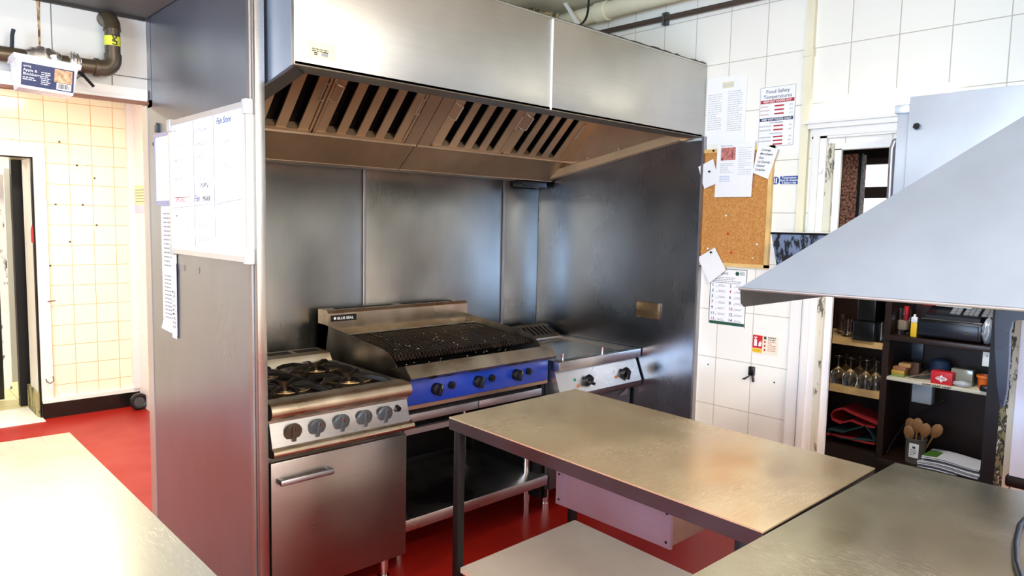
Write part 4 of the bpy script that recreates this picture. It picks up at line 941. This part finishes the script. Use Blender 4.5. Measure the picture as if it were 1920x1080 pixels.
psheet('handwritten_note', 'handwritten note pinned at the top right corner of the cork board', [(1412, 324), (1441, 336), (1460, 280), (1423, 269)], PAPER, .004, [
    ('handwriting', BLACK, lambda m, g: [m.text(g, s, u1-.002-.006*k, v1-.004-.019*k, .0155, rot=-.12, shear=.35, sx=.85, bold=.0002) for k, s in enumerate(HW)])])
psheet('blank_note', 'blank white card pinned at the top left corner of the cork board', [(1310, 313), (1338, 298), (1349, 342), (1321, 354)], PAPER, .003, [])
psheet('blank_card', 'white card pinned at the lower left corner of the cork board', [(1309, 483), (1341, 464), (1362, 506), (1331, 531)], PAPER, .004, [])
pins = [(1332, 322, BLACK, 'black pin in the white card at the top left of the cork board'), (1335, 473, BLACK, 'black pin in the card at the lower left of the cork board'), (1340, 283, BLACK, 'black pin in the pine frame above the food photo sheet'),
        (1411, 346, WHITEP, 'white pin just right of the food photo sheet'), (1361, 404, WHITEP, 'white pin in the upper middle of the bare cork'), (1364, 438, REDP, 'red pin in the middle of the bare cork'), (1419, 458, WHITEP, 'white pin at the right of the bare cork'),
        (1370, 474, REDP, 'red pin low in the middle of the bare cork'), (1411, 484, plain('cream_pin', '#e8cf9a', .5), 'cream pin at the lower right of the bare cork'), (1327, 466, WHITEP, 'white pin above the lower left card'), (1318, 465, YEL, 'yellow pin above the lower left card, nearest the frame')]
for px, py, mt, lab in pins:
    q = at(px, py, 'x', 3.335); x = 3.332 if py < 360 or mt is BLACK else 3.347
    solo(MB().cyl((x, q.y, q.z), (x-.006, q.y, q.z), .003, .0045, 10).cyl((x-.006, q.y, q.z), (x-.011, q.y, q.z), .0045, .0055, 10), 'drawing_pin', mt, lab, 'pin', 'pins on the cork board')
f = fw(XW, 2.03, 1.02); W, H = .210, .300
def al(m, g, sel, c):
    ys = [.205-.030*k for k in range(7)]
    for k in range(7):
        for col, n in ((.012, 2*k+1), (.115, 2*k+2)):
            if (n in (7, 13, 4, 10)) == sel: m.text(g, str(n), col, ys[k], .022, bold=.0004); m.text(g, 'ns'[n % 2]+'.', col+.026, ys[k]-.002, .012)
sheet('allergens_poster', 'allergens poster numbered one to fourteen, under the cork board', f, [(0, .008), (W, -.0), (W, H), (0, H)], PAPER, .0005, [
    ('green_border', GREENP, lambda m, g: (m.fbox(g, .005, W-.004, .006, .022, .0004, .0008), m.fbox(g, .0, .003, .008, H, .0004, .0008), m.fbox(g, W-.003, W, .0, H, .0004, .0008), m.fbox(g, 0, W, H-.003, H, .0004, .0008))),
    ('heading', NAVY, lambda m, g: m.text(g, 'Allergens', .018, H-.030, .023)),
    ('emblem', GREENP, lambda m, g: (m.fpoly(g, [(.155+.011*math.cos(t), H-.022+.011*math.sin(t)) for t in [i*math.pi/8 for i in range(16)]], .0004, .0008), m.lines(g, .170, .2, H-.014, .007, 3, .004, 2))),
    ('small_print', GINK, lambda m, g: (m.lines(g, .015, .195, H-.048, .009, 4, .004, 6), [m.lines(g, x, x+.045, .213-.030*k, .006, 2, .003, k) for k in range(7) for x in (.052, .150)])),
    ('black_numbers', INK, lambda m, g: al(m, g, False, 0)), ('red_numbers', RINK, lambda m, g: al(m, g, True, 0))], 'poster')
f = fw(XW, 1.712, 1.749)
sheet('temperature_sign', 'small blue sign saying temperature must be checked two times a day', f, [(.040, .002), (.130, 0), (.130, .040), (.040, .039)], BLUEP, .0005, [
    ('round_symbol', BLUEP, lambda m, g: m.fpoly(g, [(.018+.017*math.cos(t), .020+.019*math.sin(t)) for t in [i*math.pi/12 for i in range(24)]], .0, .0006)),
    ('symbol_mark', PAPER, lambda m, g: (m.fbox(g, .010, .014, .008, .032, .0008, .0012), m.fbox(g, .019, .025, .006, .033, .0008, .0012), m.fbox(g, .008, .016, .008, .013, .0008, .0012))),
    ('lettering', PAPER, lambda m, g: [m.text(g, s, .086, z, .0135, 'CENTER', bold=.0003) for s, z in (('Temperature', .0275), ('Must be checked', .0155), ('2 times a day', .0035))])], 'sign')
f = fw(XW, 1.775, .905)
sheet('fire_extinguisher_sign', 'small red and cream fire extinguisher instruction sign on the tiles', f, [(0, -.004), (.138, .0), (.138, .092), (.0, .094)], plain('cream_sign', '#efe6cb', .5), .0005, [
    ('red_panel', REDP, lambda m, g: m.fbox(g, .003, .056, .024, .090, .0004, .0008)),
    ('yellow_panel', YEL, lambda m, g: m.fbox(g, .003, .056, .002, .022, .0004, .0008)),
    ('extinguisher_symbol', PAPER, lambda m, g: (m.fbox(g, .012, .027, .034, .068, .0008, .0012), m.fbox(g, .016, .022, .068, .078, .0008, .0012), m.fbox(g, .011, .028, .076, .081, .0008, .0012), m.fpoly(g, [(.036, .034), (.050, .036), (.053, .052), (.047, .066), (.046, .054), (.041, .060), (.036, .048)], .0008, .0012))),
    ('caption', INK, lambda m, g: (m.text(g, 'Fire extinguisher', .006, .010, .0062), m.lines(g, .085, .13, .082, .010, 2, .004, 4))),
    ('small_icons', GREENP, lambda m, g: (m.fbox(g, .063, .076, .074, .088, .0004, .0008), m.lines(g, .085, .13, .084, .006, 1, .004, 4))),
    ('red_icons', RINK, lambda m, g: (m.fbox(g, .065, .073, .056, .066, .0004, .0008), m.fbox(g, .065, .073, .036, .046, .0004, .0008), m.fbox(g, .065, .073, .014, .026, .0004, .0008), m.lines(g, .085, .132, .062, .009, 6, .003, 9)))], 'sign')
hk = thing('wall_hook', 'black broken plastic hook on the lower wall tiles', 'hook', (3.34, 1.765, .75))
part(MB().box(3.340, 3.359, 1.750, 1.780, .785, .832, bev=.004), 'back_plate', BLACK, hk)
part(MB().slab([(3.343, 1.752, .80), (3.343, 1.778, .775), (3.330, 1.79, .762), (3.318, 1.80, .765), (3.325, 1.77, .780)], (-1, 0, .2), .006).cyl((3.345, 1.757, .788), (3.345, 1.752, .755), .006, seg=10), 'bent_prong', BLACK, hk)
for px, py in ((1452, 717), (1328, 683)):
    q = at(px, py, 'x', 3.36); solo(MB().cyl((3.361, q.y, q.z), (3.357, q.y, q.z), .004, seg=8), 'screw_hole', BLACK, 'small dark screw hole in the lower tiles, '+('near the door' if px > 1400 else 'near the steel cladding'), 'hole')
q = at(1537, 320, 'x', 3.33)
solo(MB().lathe([(.014, 0), (.014, .008), (.001, .016)], (3.335, q.y, q.z), 16, M=Matrix.Rotation(-math.pi/2, 3, 'Y')), 'door_bumper', WHITE, 'round white knob on the door architrave above the dark bin', 'knob')

# ================================================================== BAR SHELVING BEYOND THE DOORWAY
SX = 4.6; SB = 5.05
def A(px, py, x=SX): return at(px, py, 'x', x)
zR1, zR2, zR3 = A(1760, 639).z, A(1760, 721).z, A(1760, 882).z
zL1, zL2, zL3 = A(1610, 641).z, A(1600, 730).z, A(1600, 835).z
yP = A(1658, 700).y; yR = A(1862, 700).y; yL = yP+.50
su = thing('bar_shelving', 'dark wooden bar shelving unit beyond the right-hand doorway', 'shelving', (4.8, yP, 0))
part(MB().box(SX+.01, SB, yP-.014, yP+.022, 0, 1.50).box(SX+.01, SB, yL, yL+.03, 0, 1.5).box(SX+.01, SB, yR-.05, yR-.015, 0, 1.5), 'upright', WOOD, su)
part(MB().box(SB, SB+.02, yR-.05, yL+.03, 0, 1.5), 'back_board', WOOD, su)
part(MB().box(SX, SB, yR-.015, yP-.014+.03, zR1-.032, zR1, bev=.004), 'shelf', WOOD, su)
wsf = part(MB().box(SX, SB, yR-.0, yP-.014, zR2-.02, zR2, bev=.002), 'shelf', plain('cream_shelf', '#d8cfb8', .5), su, 'cream laminate shelf')
part(MB().box(SX-.03, SB, yR-.015, yP, zR3-.05, zR3, bev=.004), 'shelf', WOOD, su)
part(MB().box(SX+.02, SB, yP+.022, yL, zL1-.012, zL1+.006).box(SX, SX+.03, yP+.022, yL, zL1-.03, zL1-.010), 'shelf', WOOD2, su, 'pale worn shelf')
part(MB().box(SX+.0, SB, yP+.022, yL, zL2-.012, zL2+.006).box(SX, SX+.02, yP+.022, yL, zL2-.035, zL2-.012), 'shelf', WOOD2, su, 'pale worn shelf')
part(MB().box(SX, SB, yP+.022, yL, zL3-.05, zL3-.02), 'shelf', WOOD, su)
part(MB().box(SX-.01, SB, yR-.05, yL+.03, 0, .14), 'plinth', WOOD, su)
fh = fw(SX-.0006, 0, 0)
mb = MB()
for px, py in ((1729, 720), (1747, 723), (1766, 726)):
    q = A(px, py); mb.text(fh, 'HARP', -q.y, zR2-.0165, .0165, sx=1.15, bold=.0004)
part(mb, 'shelf_lettering', BLACK, wsf)
part(MB().box(SX-.03, SX+.01, yR-.045, yR-.015, 0, 1.5), 'right_post', BLACKM, su)
part(MB().box(SX-.025, SX-.005, yR-.014, yR-.008, .30, 1.5), 'white_edge_strip', WHITE, su)
# till
ya, yb = A(1716, 620).y, A(1838, 620).y
tl = thing('cash_register', 'black cash register with grey keys on the upper bar shelf', 'cash register', (4.8, (ya+yb)/2, zR1))
zd = zR1+.012
part(MB().box(SX+.03, SX+.40, yb, ya, zd, zd+.105, bev=.006), 'cash_drawer', BLACK, tl)
dr = part(MB().box(SX+.022, SX+.032, yb+.015, ya-.012, zd+.012, zd+.088, bev=.003), 'drawer_front', plain('dark_blue_black_plastic', '#161b26', .35), tl)
part(MB().box(SX+.018, SX+.023, yb+.20, ya-.05, zd+.052, zd+.058), 'slot', VOID, dr)
part(MB().cyl((SX+.023, yb+.07, zd+.045), (SX+.014, yb+.07, zd+.045), .010), 'lock', CHROME, dr)
part(MB().box(SX+.025, SX+.04, yb, ya-.02, zd+.105, zd+.110), 'trim_strip', CHROME, tl)
part(MB().prism([(SX+.05, zd+.108), (SX+.40, zd+.108), (SX+.40, zd+.24), (SX+.30, zd+.235), (SX+.05, zd+.130)], 'y', yb+.015, ya-.035), 'till_body', plain('till_plastic', '#15181d', .4), tl)
sl_ = Vector((.25, 0, .105)).normalized(); sn = Vector((-.105, 0, .25)).normalized(); O = Vector((SX+.05, 0, zd+.130))
ks = MB(); yy = ya-.155
for blk, (n, wk) in enumerate(((2, .024), (3, .022), (3, .026))):
    for c in range(n):
        for r_ in range(4):
            p = O+sl_*(.028+.026*r_)+sn*.001; y1_ = yy-c*(wk+.003)
            ks.add([p+UY*y1_, p+UY*(y1_-wk), p+UY*(y1_-wk)+sl_*.02, p+UY*y1_+sl_*.02]+[p+UY*y1_+sn*.008, p+UY*(y1_-wk)+sn*.008, p+UY*(y1_-wk)+sl_*.02+sn*.008, p+UY*y1_+sl_*.02+sn*.008],
                   [(0, 1, 2, 3), (4, 7, 6, 5), (0, 4, 5, 1), (1, 5, 6, 2), (2, 6, 7, 3), (3, 7, 4, 0)])
    yy -= n*(wk+.003)+.014
part(ks, 'keys', plain('grey_keys', '#8c8f92', .4), tl)
part(MB().box(SX+.24, SX+.26, yb+.06, yb+.11, zd+.225, zd+.245), 'display', plain('green_display', '#7fc4a0', .4), tl)
q = A(1752, 575, SX+.2)
nb = thing('notepad', 'red and cream notepad lying on top of the cash register', 'notepad', (SX+.2, q.y-.1, zd+.2))
Mn = Matrix.Translation((SX+.185, q.y-.085, zd+.200)) @ Matrix.Rotation(-.39, 4, 'Y')
part(MB().box(-.06, .06, -.13, .055, 0, .012, M=Mn), 'pages', PAPER, nb); part(MB().box(-.061, .061, .055, .13, 0, .014, M=Mn), 'red_cover', REDP, nb)
# glass jar, lighter, bag
q = A(1693, 622, SX+.10)
jr = thing('glass_jar', 'glass jar with a red item and scraps, left of the cash register', 'jar', (SX+.10, q.y, zR1))
part(MB().lathe([(.030, .001), (.034, .01), (.036, .12), (.034, .16)], (SX+.10, q.y, zR1), cap=False), 'jar_wall', GLASS, jr)
part(MB().box(SX+.08, SX+.12, q.y-.022, q.y+.022, zR1+.03, zR1+.09, bev=.008), 'contents', plain('pale_contents', '#b9a88e', .6), jr)
part(MB().cyl((SX+.085, q.y-.016, zR1+.09), (SX+.08, q.y-.02, zR1+.175), .010, .014), 'red_item', REDP, jr)
q = A(1713, 622, SX+.04)
lt = thing('yellow_lighter', 'yellow lighter with white top standing beside the cash register', 'lighter', (SX+.04, q.y, zR1))
part(MB().box(SX+.035, SX+.055, q.y-.017, q.y+.017, zR1, zR1+.085, bev=.004), 'body', YEL, lt)
part(MB().box(SX+.035, SX+.055, q.y-.017, q.y+.017, zR1+.085, zR1+.12, bev=.004).box(SX+.040, SX+.05, q.y-.006, q.y+.006, zR1+.12, zR1+.135), 'white_top', WHITEP, lt)
def crumple(name, label, c, sx, sy, sz, mat, seed, cat):
    rnd = random.Random(seed); bm = bmesh.new(); bmesh.ops.create_icosphere(bm, subdivisions=3, radius=1)
    mb = MB(); vs = [Vector((c[0]+v.co.x*sx*(1+rnd.uniform(-.16, .16)), c[1]+v.co.y*sy*(1+rnd.uniform(-.16, .16)), c[2]+sz+v.co.z*sz*(1+rnd.uniform(-.16, .1)))) for v in bm.verts]
    bm.verts.index_update(); mb.add(vs, [tuple(x.index for x in f.verts) for f in bm.faces]); bm.free()
    return solo(mb, name, mat, label, cat)
q = A(1852, 640, SX+.08)
crumple('plastic_bag', 'crumpled clear plastic bag right of the cash register', (SX+.06, q.y-.004, zR1+.004), .05, .030, .075, plain('milky_plastic', '#a9afba', .2), 3, 'bag')
# left bay: black container, glasses
ya, yb = A(1597, 640).y, A(1638, 640).y
bc = thing('black_container', 'tall black plastic container on the upper left bar shelf', 'container', (SX+.1, (ya+yb)/2, zL1))
part(MB().box(SX-.0, SX+.20, yb, ya, zL1+.007, zL1+.13, bev=.008), 'lower_bin', BLACK, bc)
part(MB().box(SX+.02, SX+.20, yb+.006, ya-.012, zL1+.13, zL1+.40, bev=.010), 'upper_bin', BLACK, bc)
part(MB().box(SX+.016, SX+.021, (ya+yb)/2-.03, (ya+yb)/2+.02, zL1+.30, zL1+.35, bev=.004), 'badge', GREY, bc)
def tumbler(px, z, x, r, h, lab, grp):
    q = A(px, 640, x)
    solo(MB().lathe([(.001, 0), (r*.8, 0), (r*.85, .01), (r, h), (r*.93, h), (r*.75, .014), (.001, .014)], (x, q.y, z), 20, cap=False), 'tumbler', GLASS, lab, 'glass', grp)
tumbler(1588, zL1+.007, SX+.12, .035, .11, 'faceted glass left of the black container on the bar shelf', 'glasses on the upper left bar shelf')
tumbler(1577, zL1+.007, SX+.22, .035, .13, 'tall glass at the far left of the upper bar shelf', 'glasses on the upper left bar shelf')
tumbler(1651, zL1+.007, SX+.06, .032, .12, 'glass right of the black container on the bar shelf', 'glasses on the upper left bar shelf')
tumbler(1655, zL1+.007, SX+.22, .030, .14, 'glass against the shelf upright, behind the others', 'glasses on the upper left bar shelf')
for i, (px, x) in enumerate(((1570, SX+.07), (1593, SX+.05), (1622, SX+.05), (1641, SX+.06), (1584, SX+.20), (1610, SX+.20), (1636, SX+.20))):
    q = A(px, 720, x); z = zL2+.007
    pr = [(.036, 0), (.044, .03), (.046, .055), (.036, .085), (.010, .105), (.0045, .112), (.0045, .165), (.012, .170), (.034, .174), (.034, .176), (.001, .176)]
    names = ['at the left end', 'second from the left', 'third from the left', 'at the right end']
    lab = 'upturned wine glass in the front row of the middle bar shelf, '+names[i] if i < 4 else 'upturned wine glass in the back row, '+['left', 'middle', 'right'][i-4]+' of the middle bar shelf'
    solo(MB().lathe(pr, (x, q.y, z), 24, cap=False), 'wine_glass', GLASS, lab, 'wine glass', 'upturned wine glasses on the bar shelf')
# cloths
def cloth(name, label, pix, th, dep, mat):
    b = MB(); pts = [A(*p, SX+.03) for p in pix]
    n = len(pts)
    for k in range(n-1):
        p, q = pts[k], pts[k+1]
        b.add([p, q, q+UX*dep, p+UX*dep, p+UZ*th, q+UZ*th, q+UX*dep+UZ*th, p+UX*dep+UZ*th], [(0, 1, 2, 3), (4, 7, 6, 5), (0, 4, 5, 1), (1, 5, 6, 2), (2, 6, 7, 3), (3, 7, 4, 0)])
    solo(b, name, mat, label, 'cloth')
RC = plain('red_cloth', '#a31a22', .9); TC = plain('teal_cloth', '#16383a', .9)
cloth('folded_cloth', 'red folded cloth, topmost on the lowest left bar shelf', [(1640, 803), (1620, 800), (1595, 790), (1575, 795), (1560, 788), (1557, 778), (1565, 770), (1580, 768), (1605, 780), (1640, 795), (1645, 797)], .008, .22, RC)
cloth('folded_cloth', 'dark teal folded cloth between the two red cloths', [(1640, 832), (1632, 812), (1622, 800), (1600, 806), (1580, 812), (1565, 808), (1552, 806), (1556, 816), (1575, 822), (1610, 826), (1640, 828)], .008, .20, TC)
cloth('folded_cloth', 'red folded cloth, lowest on the left bar shelf', [(1549, 815), (1570, 820), (1600, 826), (1625, 832), (1640, 834)], .012, .24, RC)
# middle right shelf goods
def carton(name, lab, px0, px1, z0, h, x0, dep, mat, cat='box', grp=None, rz=0):
    a, b_ = A(px0, 700, x0).y, A(px1, 700, x0).y
    Mx = Matrix.Translation((x0, (a+b_)/2, z0)) @ Matrix.Rotation(rz, 4, 'Z')
    return solo(MB().box(0, dep, -abs(a-b_)/2, abs(a-b_)/2, 0, h, bev=.002, M=Mx), name, mat, lab, cat, grp)
z = zR2
carton('card_box', 'green and yellow card box, bottom of the small stack on the cream shelf', 1671, 1694, z, .016, SX+.04, .10, plain('green_card', '#8b9a4c', .6), grp='stacked boxes on the cream shelf')
carton('card_box', 'yellow card box, second from the bottom of the small stack', 1671, 1695, z+.016, .022, SX+.045, .10, plain('yellow_card', '#c79c3c', .6), grp='stacked boxes on the cream shelf', rz=.05)
carton('card_box', 'reddish card box, third in the small stack on the cream shelf', 1673, 1697, z+.038, .022, SX+.05, .10, plain('brick_card', '#a06a48', .6), grp='stacked boxes on the cream shelf', rz=-.06)
carton('card_box', 'tan card box on top of the small stack on the cream shelf', 1684, 1706, z+.060, .022, SX+.06, .10, plain('tan_card', '#b98c55', .6), grp='stacked boxes on the cream shelf', rz=.1)
carton('brown_box', 'upright brown box behind the small stack on the cream shelf', 1705, 1722, z, .085, SX+.14, .05, plain('brown_card', '#6e4630', .6))
for i in range(5):
    p = A(1702+4*i, 706-i, SX+.06); q = A(1746-2*i, 684+2*i, SX+.08)
    p.z = z+.004+.003*i; q.z = z+.035+.006*i
    solo(MB().add([p, p+UX*.07, q+UX*.07, q]+[v+UZ*.0015 for v in (p, p+UX*.07, q+UX*.07, q)], [(0, 1, 2, 3), (4, 7, 6, 5), (0, 4, 5, 1), (1, 5, 6, 2), (2, 6, 7, 3), (3, 7, 4, 0)]),
         'leaflet', plain('leaflet_%d' % i, ['#8a6a50', '#c2b59a', '#5a4038', '#a58a6a', '#76584a'][i], .6), 'tilted leaflet in the fan left of the red box, '+['brown one, lowest', 'cream one, second from below', 'dark brown one in the middle', 'sand-coloured one, second from the top', 'mid-brown one on top'][i], 'leaflet', 'fanned leaflets on the cream shelf')
ya, yb = A(1744, 705).y, A(1785, 705).y
rb = thing('red_box', 'small red box with a white emblem at the front of the cream shelf', 'box', (SX+.04, (ya+yb)/2, z))
part(MB().box(SX+.01, SX+.08, yb, ya, z, z+.074, bev=.002), 'carton', REDP, rb)
fr = fw(SX+.0098, (ya+yb)/2, z+.034)
e = part(MB().fpoly(fr, [(-.032, 0), (-.02, .010), (-.010, .010), (0, .022), (.010, .010), (.02, .010), (.032, 0), (.02, -.010), (.010, -.010), (0, -.022), (-.010, -.010), (-.02, -.010)], 0, .0006), 'emblem', PAPER, rb)
part(MB().lines(fr, -.024, .024, .002, .008, 2, .005, 3), 'emblem_print', RINK, e)
ya, yb = A(1745, 690, SX+.2).y, A(1778, 690, SX+.2).y
solo(MB().lathe([(.055, 0), (.055, .05), (.045, .075), (.02, .088), (.001, .09)], (SX+.22, (ya+yb)/2, z+.03), 20), 'blue_cap', plain('dark_blue_fabric', '#2b3c55', .7), 'dark blue rounded cap behind the red box', 'cap')
carton('clear_plastic_box', 'crinkled clear plastic pack right of the red box', 1783, 1824, z, .095, SX+.07, .05, plain('grey_clear_plastic', '#8f8f80', .15))
crumple('clear_bag', 'small crumpled clear bag lying before the clear plastic pack', (SX+.035, A(1800, 715).y, z), .02, .045, .018, plain('shiny_film', '#b9bcc0', .15), 9, 'bag')
q = A(1847, 700, SX+.09)
op = thing('orange_pot', 'orange plastic pot at the right end of the cream shelf', 'pot', (SX+.09, q.y, z))
part(MB().lathe([(.001, 0), (.028, 0), (.036, .075), (.033, .075), (.026, .006), (.001, .006)], (SX+.09, q.y, z), cap=False), 'pot_wall', plain('orange_plastic', '#d8641c', .4), op)
part(MB().lathe([(.036, .062), (.040, .064), (.040, .078), (.036, .078), (.036, .062)], (SX+.09, q.y, z), cap=False), 'rim', plain('orange_rim', '#e0742a', .4), op)
solo(MB().box(SX-.02, SX+.03, yR+.01, yR+.055, z+.005, z+.035, bev=.006), 'black_clip', BLACK, 'black clip at the right end of the cream shelf', 'clip')
q = A(1852, 672)
so = thing('white_socket', 'white socket on the shelving side above the orange pot', 'socket', (SX+.03, q.y, q.z-.05))
part(MB().box(SX+.02, SX+.035, q.y-.03, q.y+.03, q.z-.05, q.z+.045, bev=.003), 'socket_plate', WHITEP, so); part(MB().cyl((SX+.021, q.y+.008, q.z+.01), (SX+.018, q.y+.008, q.z+.01), .003), 'screw', DARKMET, so)
q = A(1717, 655, SB-.01)
solo(MB().box(SB-.03, SB-.002, q.y-.05, q.y+.05, q.z-.06, q.z+.05, bev=.004), 'grey_box', plain('dark_grey_plastic', '#3b3e42', .4), 'dark grey box on the back board above the stack of boxes', 'box')
ya, yb = A(1706, 740).y, A(1744, 740).y
solo(MB().box(SX+.03, SX+.09, yb, ya, zR2-.135, zR2-.024, bev=.004), 'grey_unit', plain('light_grey_plastic', '#8d959c', .45), 'light grey unit fixed under the cream shelf', 'unit')
# pot of wooden spoons
q = A(1716, 850, SX+.06); zs = zR3
pt = thing('utensil_pot', 'grey-brown pot with a paper label on the lower bar shelf', 'pot', (SX+.06, q.y, zs))
part(MB().lathe([(.001, 0), (.052, 0), (.056, .14), (.062, .142), (.062, .150), (.052, .150), (.048, .008), (.001, .008)], (SX+.06, q.y, zs), 28, cap=False), 'pot_wall', plain('grey_pot', '#5b544c', .45), pt)
fr = fw(SX+.002, q.y+.018, zs+.04)
lb = part(MB().fbox(fr, 0, .052, 0, .085, 0, .001), 'paper_label', PAPER, pt)
part(MB().fbox(fr, .018, .034, .055, .068, .001, .0014).lines((fr[0]-UX*.0008, fr[1], fr[2], fr[3]), .006, .046, .045, .010, 4, .004, 3), 'label_print', INK, lb)
SPW = plain('wooden_spoon', '#8d6238', .5, var=.2, vsc=30)
for i, (dx, dy, lx, ly, h, lab) in enumerate(((.02, .035, .03, .045, .225, 'at the left'), (.0, .008, .0, -.002, .240, 'standing upright in the middle'), (-.01, -.012, -.02, -.050, .225, 'leaning right'), (.02, -.03, .02, -.098, .225, 'at the far right'), (-.028, .022, -.036, .030, .195, 'shortest, in front'))):
    p0 = Vector((SX+.06+dx, q.y+dy*.6, zs+.02)); p1 = Vector((SX+.06+lx, q.y+ly, zs+h-.02)); d = (p1-p0).normalized()
    sp_o = thing('wooden_spoon', 'wooden spoon in the grey-brown pot, '+lab, 'spoon', p0, group='wooden spoons in the pot')
    part(MB().cyl(p0, p1, .005, seg=8), 'handle', SPW, sp_o)
    Q = Vector((0, 0, 1)).rotation_difference(d).to_matrix()
    S = Matrix(((.3, 0, 0), (0, 1, 0), (0, 0, 1)))
    part(MB().lathe([(.001, -.045), (.016, -.036), (.028, -.010), (.031, .012), (.024, .036), (.010, .048), (.001, .050)], p1, 16, M=Q @ S), 'spoon_bowl', SPW, sp_o)
# papers on the lower shelf
rnd = random.Random(21)
for i in range(8):
    a = A(1722+rnd.randint(-6, 12), 860, SX-.01).y; b_ = A(1842-rnd.randint(0, 8), 870, SX-.01).y
    z0 = zs+.001+i*.010; dz = rnd.uniform(-.003, .008); ro = rnd.uniform(-.05, .05)
    m = MB()
    m.grid(lambda u, v: Vector((SX-.02+rnd.uniform(0, .001)+.20*v+ro*u*.3, a+(b_-a)*u, z0+abs(dz)*0+.006*math.sin(u*5))), 10, 2)
    n0 = len(m.v); m.grid(lambda u, v: Vector((SX-.02+.20*v+ro*u*.3, a+(b_-a)*u, z0-.005+.006*math.sin(u*5))), 10, 2)
    labs = ['bottom sheaf of the paper pile on the lower bar shelf', 'second sheaf from the bottom of the paper pile', 'third sheaf from the bottom of the paper pile', 'middle sheaf of the paper pile on the lower bar shelf',
            'sheaf just above the middle of the paper pile', 'third sheaf from the top of the paper pile', 'second sheaf from the top of the paper pile', 'topmost sheaf of the paper pile on the lower bar shelf']
    # side walls between the two skins
    k = 3
    for u in range(10): m.f.append((u*k, (u+1)*k, n0+(u+1)*k, n0+u*k)); m.m.append(0); m.f.append((u*k+2, (u+1)*k+2, n0+(u+1)*k+2, n0+u*k+2)); m.m.append(0)
    for v in range(2): m.f.append((v, v+1, n0+v+1, n0+v)); m.m.append(0); m.f.append((10*k+v, 10*k+v+1, n0+10*k+v+1, n0+10*k+v)); m.m.append(0)
    solo(m, 'paper_sheaf', plain('sheaf_%d' % i, ['#dfe1ec', '#5d6472', '#e9e9ee', '#c9ccd6', '#eceaf0', '#4a5260', '#f0eff2', '#e6e8f2'][i], .6), labs[i], 'papers', 'pile of papers on the lower bar shelf')
a = A(1745, 855, SX+.02).y
solo(MB().box(SX-.015, SX+.12, a-.04, a+.03, zs+.073, zs+.077), 'green_leaflet', plain('green_leaflet', '#4d7a2c', .6), 'green leaflet on top of the paper pile', 'leaflet')
q = A(1846, 870, SX-.03)
solo(MB().tube([(SX-.035, q.y, zs-.05), (SX-.035, q.y-.004, zs+.06), (SX-.035, q.y+.004, zs+.10), (SX-.035, q.y+.012, zs+.06), (SX-.035, q.y+.008, zs-.03)], .005, 8), 'bulldog_clip', BLACK, 'black wire clip hanging at the right end of the paper pile', 'clip')
solo(MB().tube([A(1662, 850, SX+.04), A(1672, 830, SX+.10), A(1684, 812, SX+.12), A(1700, 790, SX+.2), A(1770, 750, SX+.3)], .004, 8), 'black_cable', BLACK, 'thin dark cable running behind the utensil pot', 'cable')
_e = [at(1930, 965, 'z', .878), at(1912, 985, 'z', .878), at(1904, 1020, 'z', .878), at(1905, 1055, 'z', .878), at(1918, 1095, 'z', .878)]
solo(MB().tube(_e, .006, 10), 'black_flex', BLACK, 'black cable loop lying on the near counter at the far right edge', 'cable')
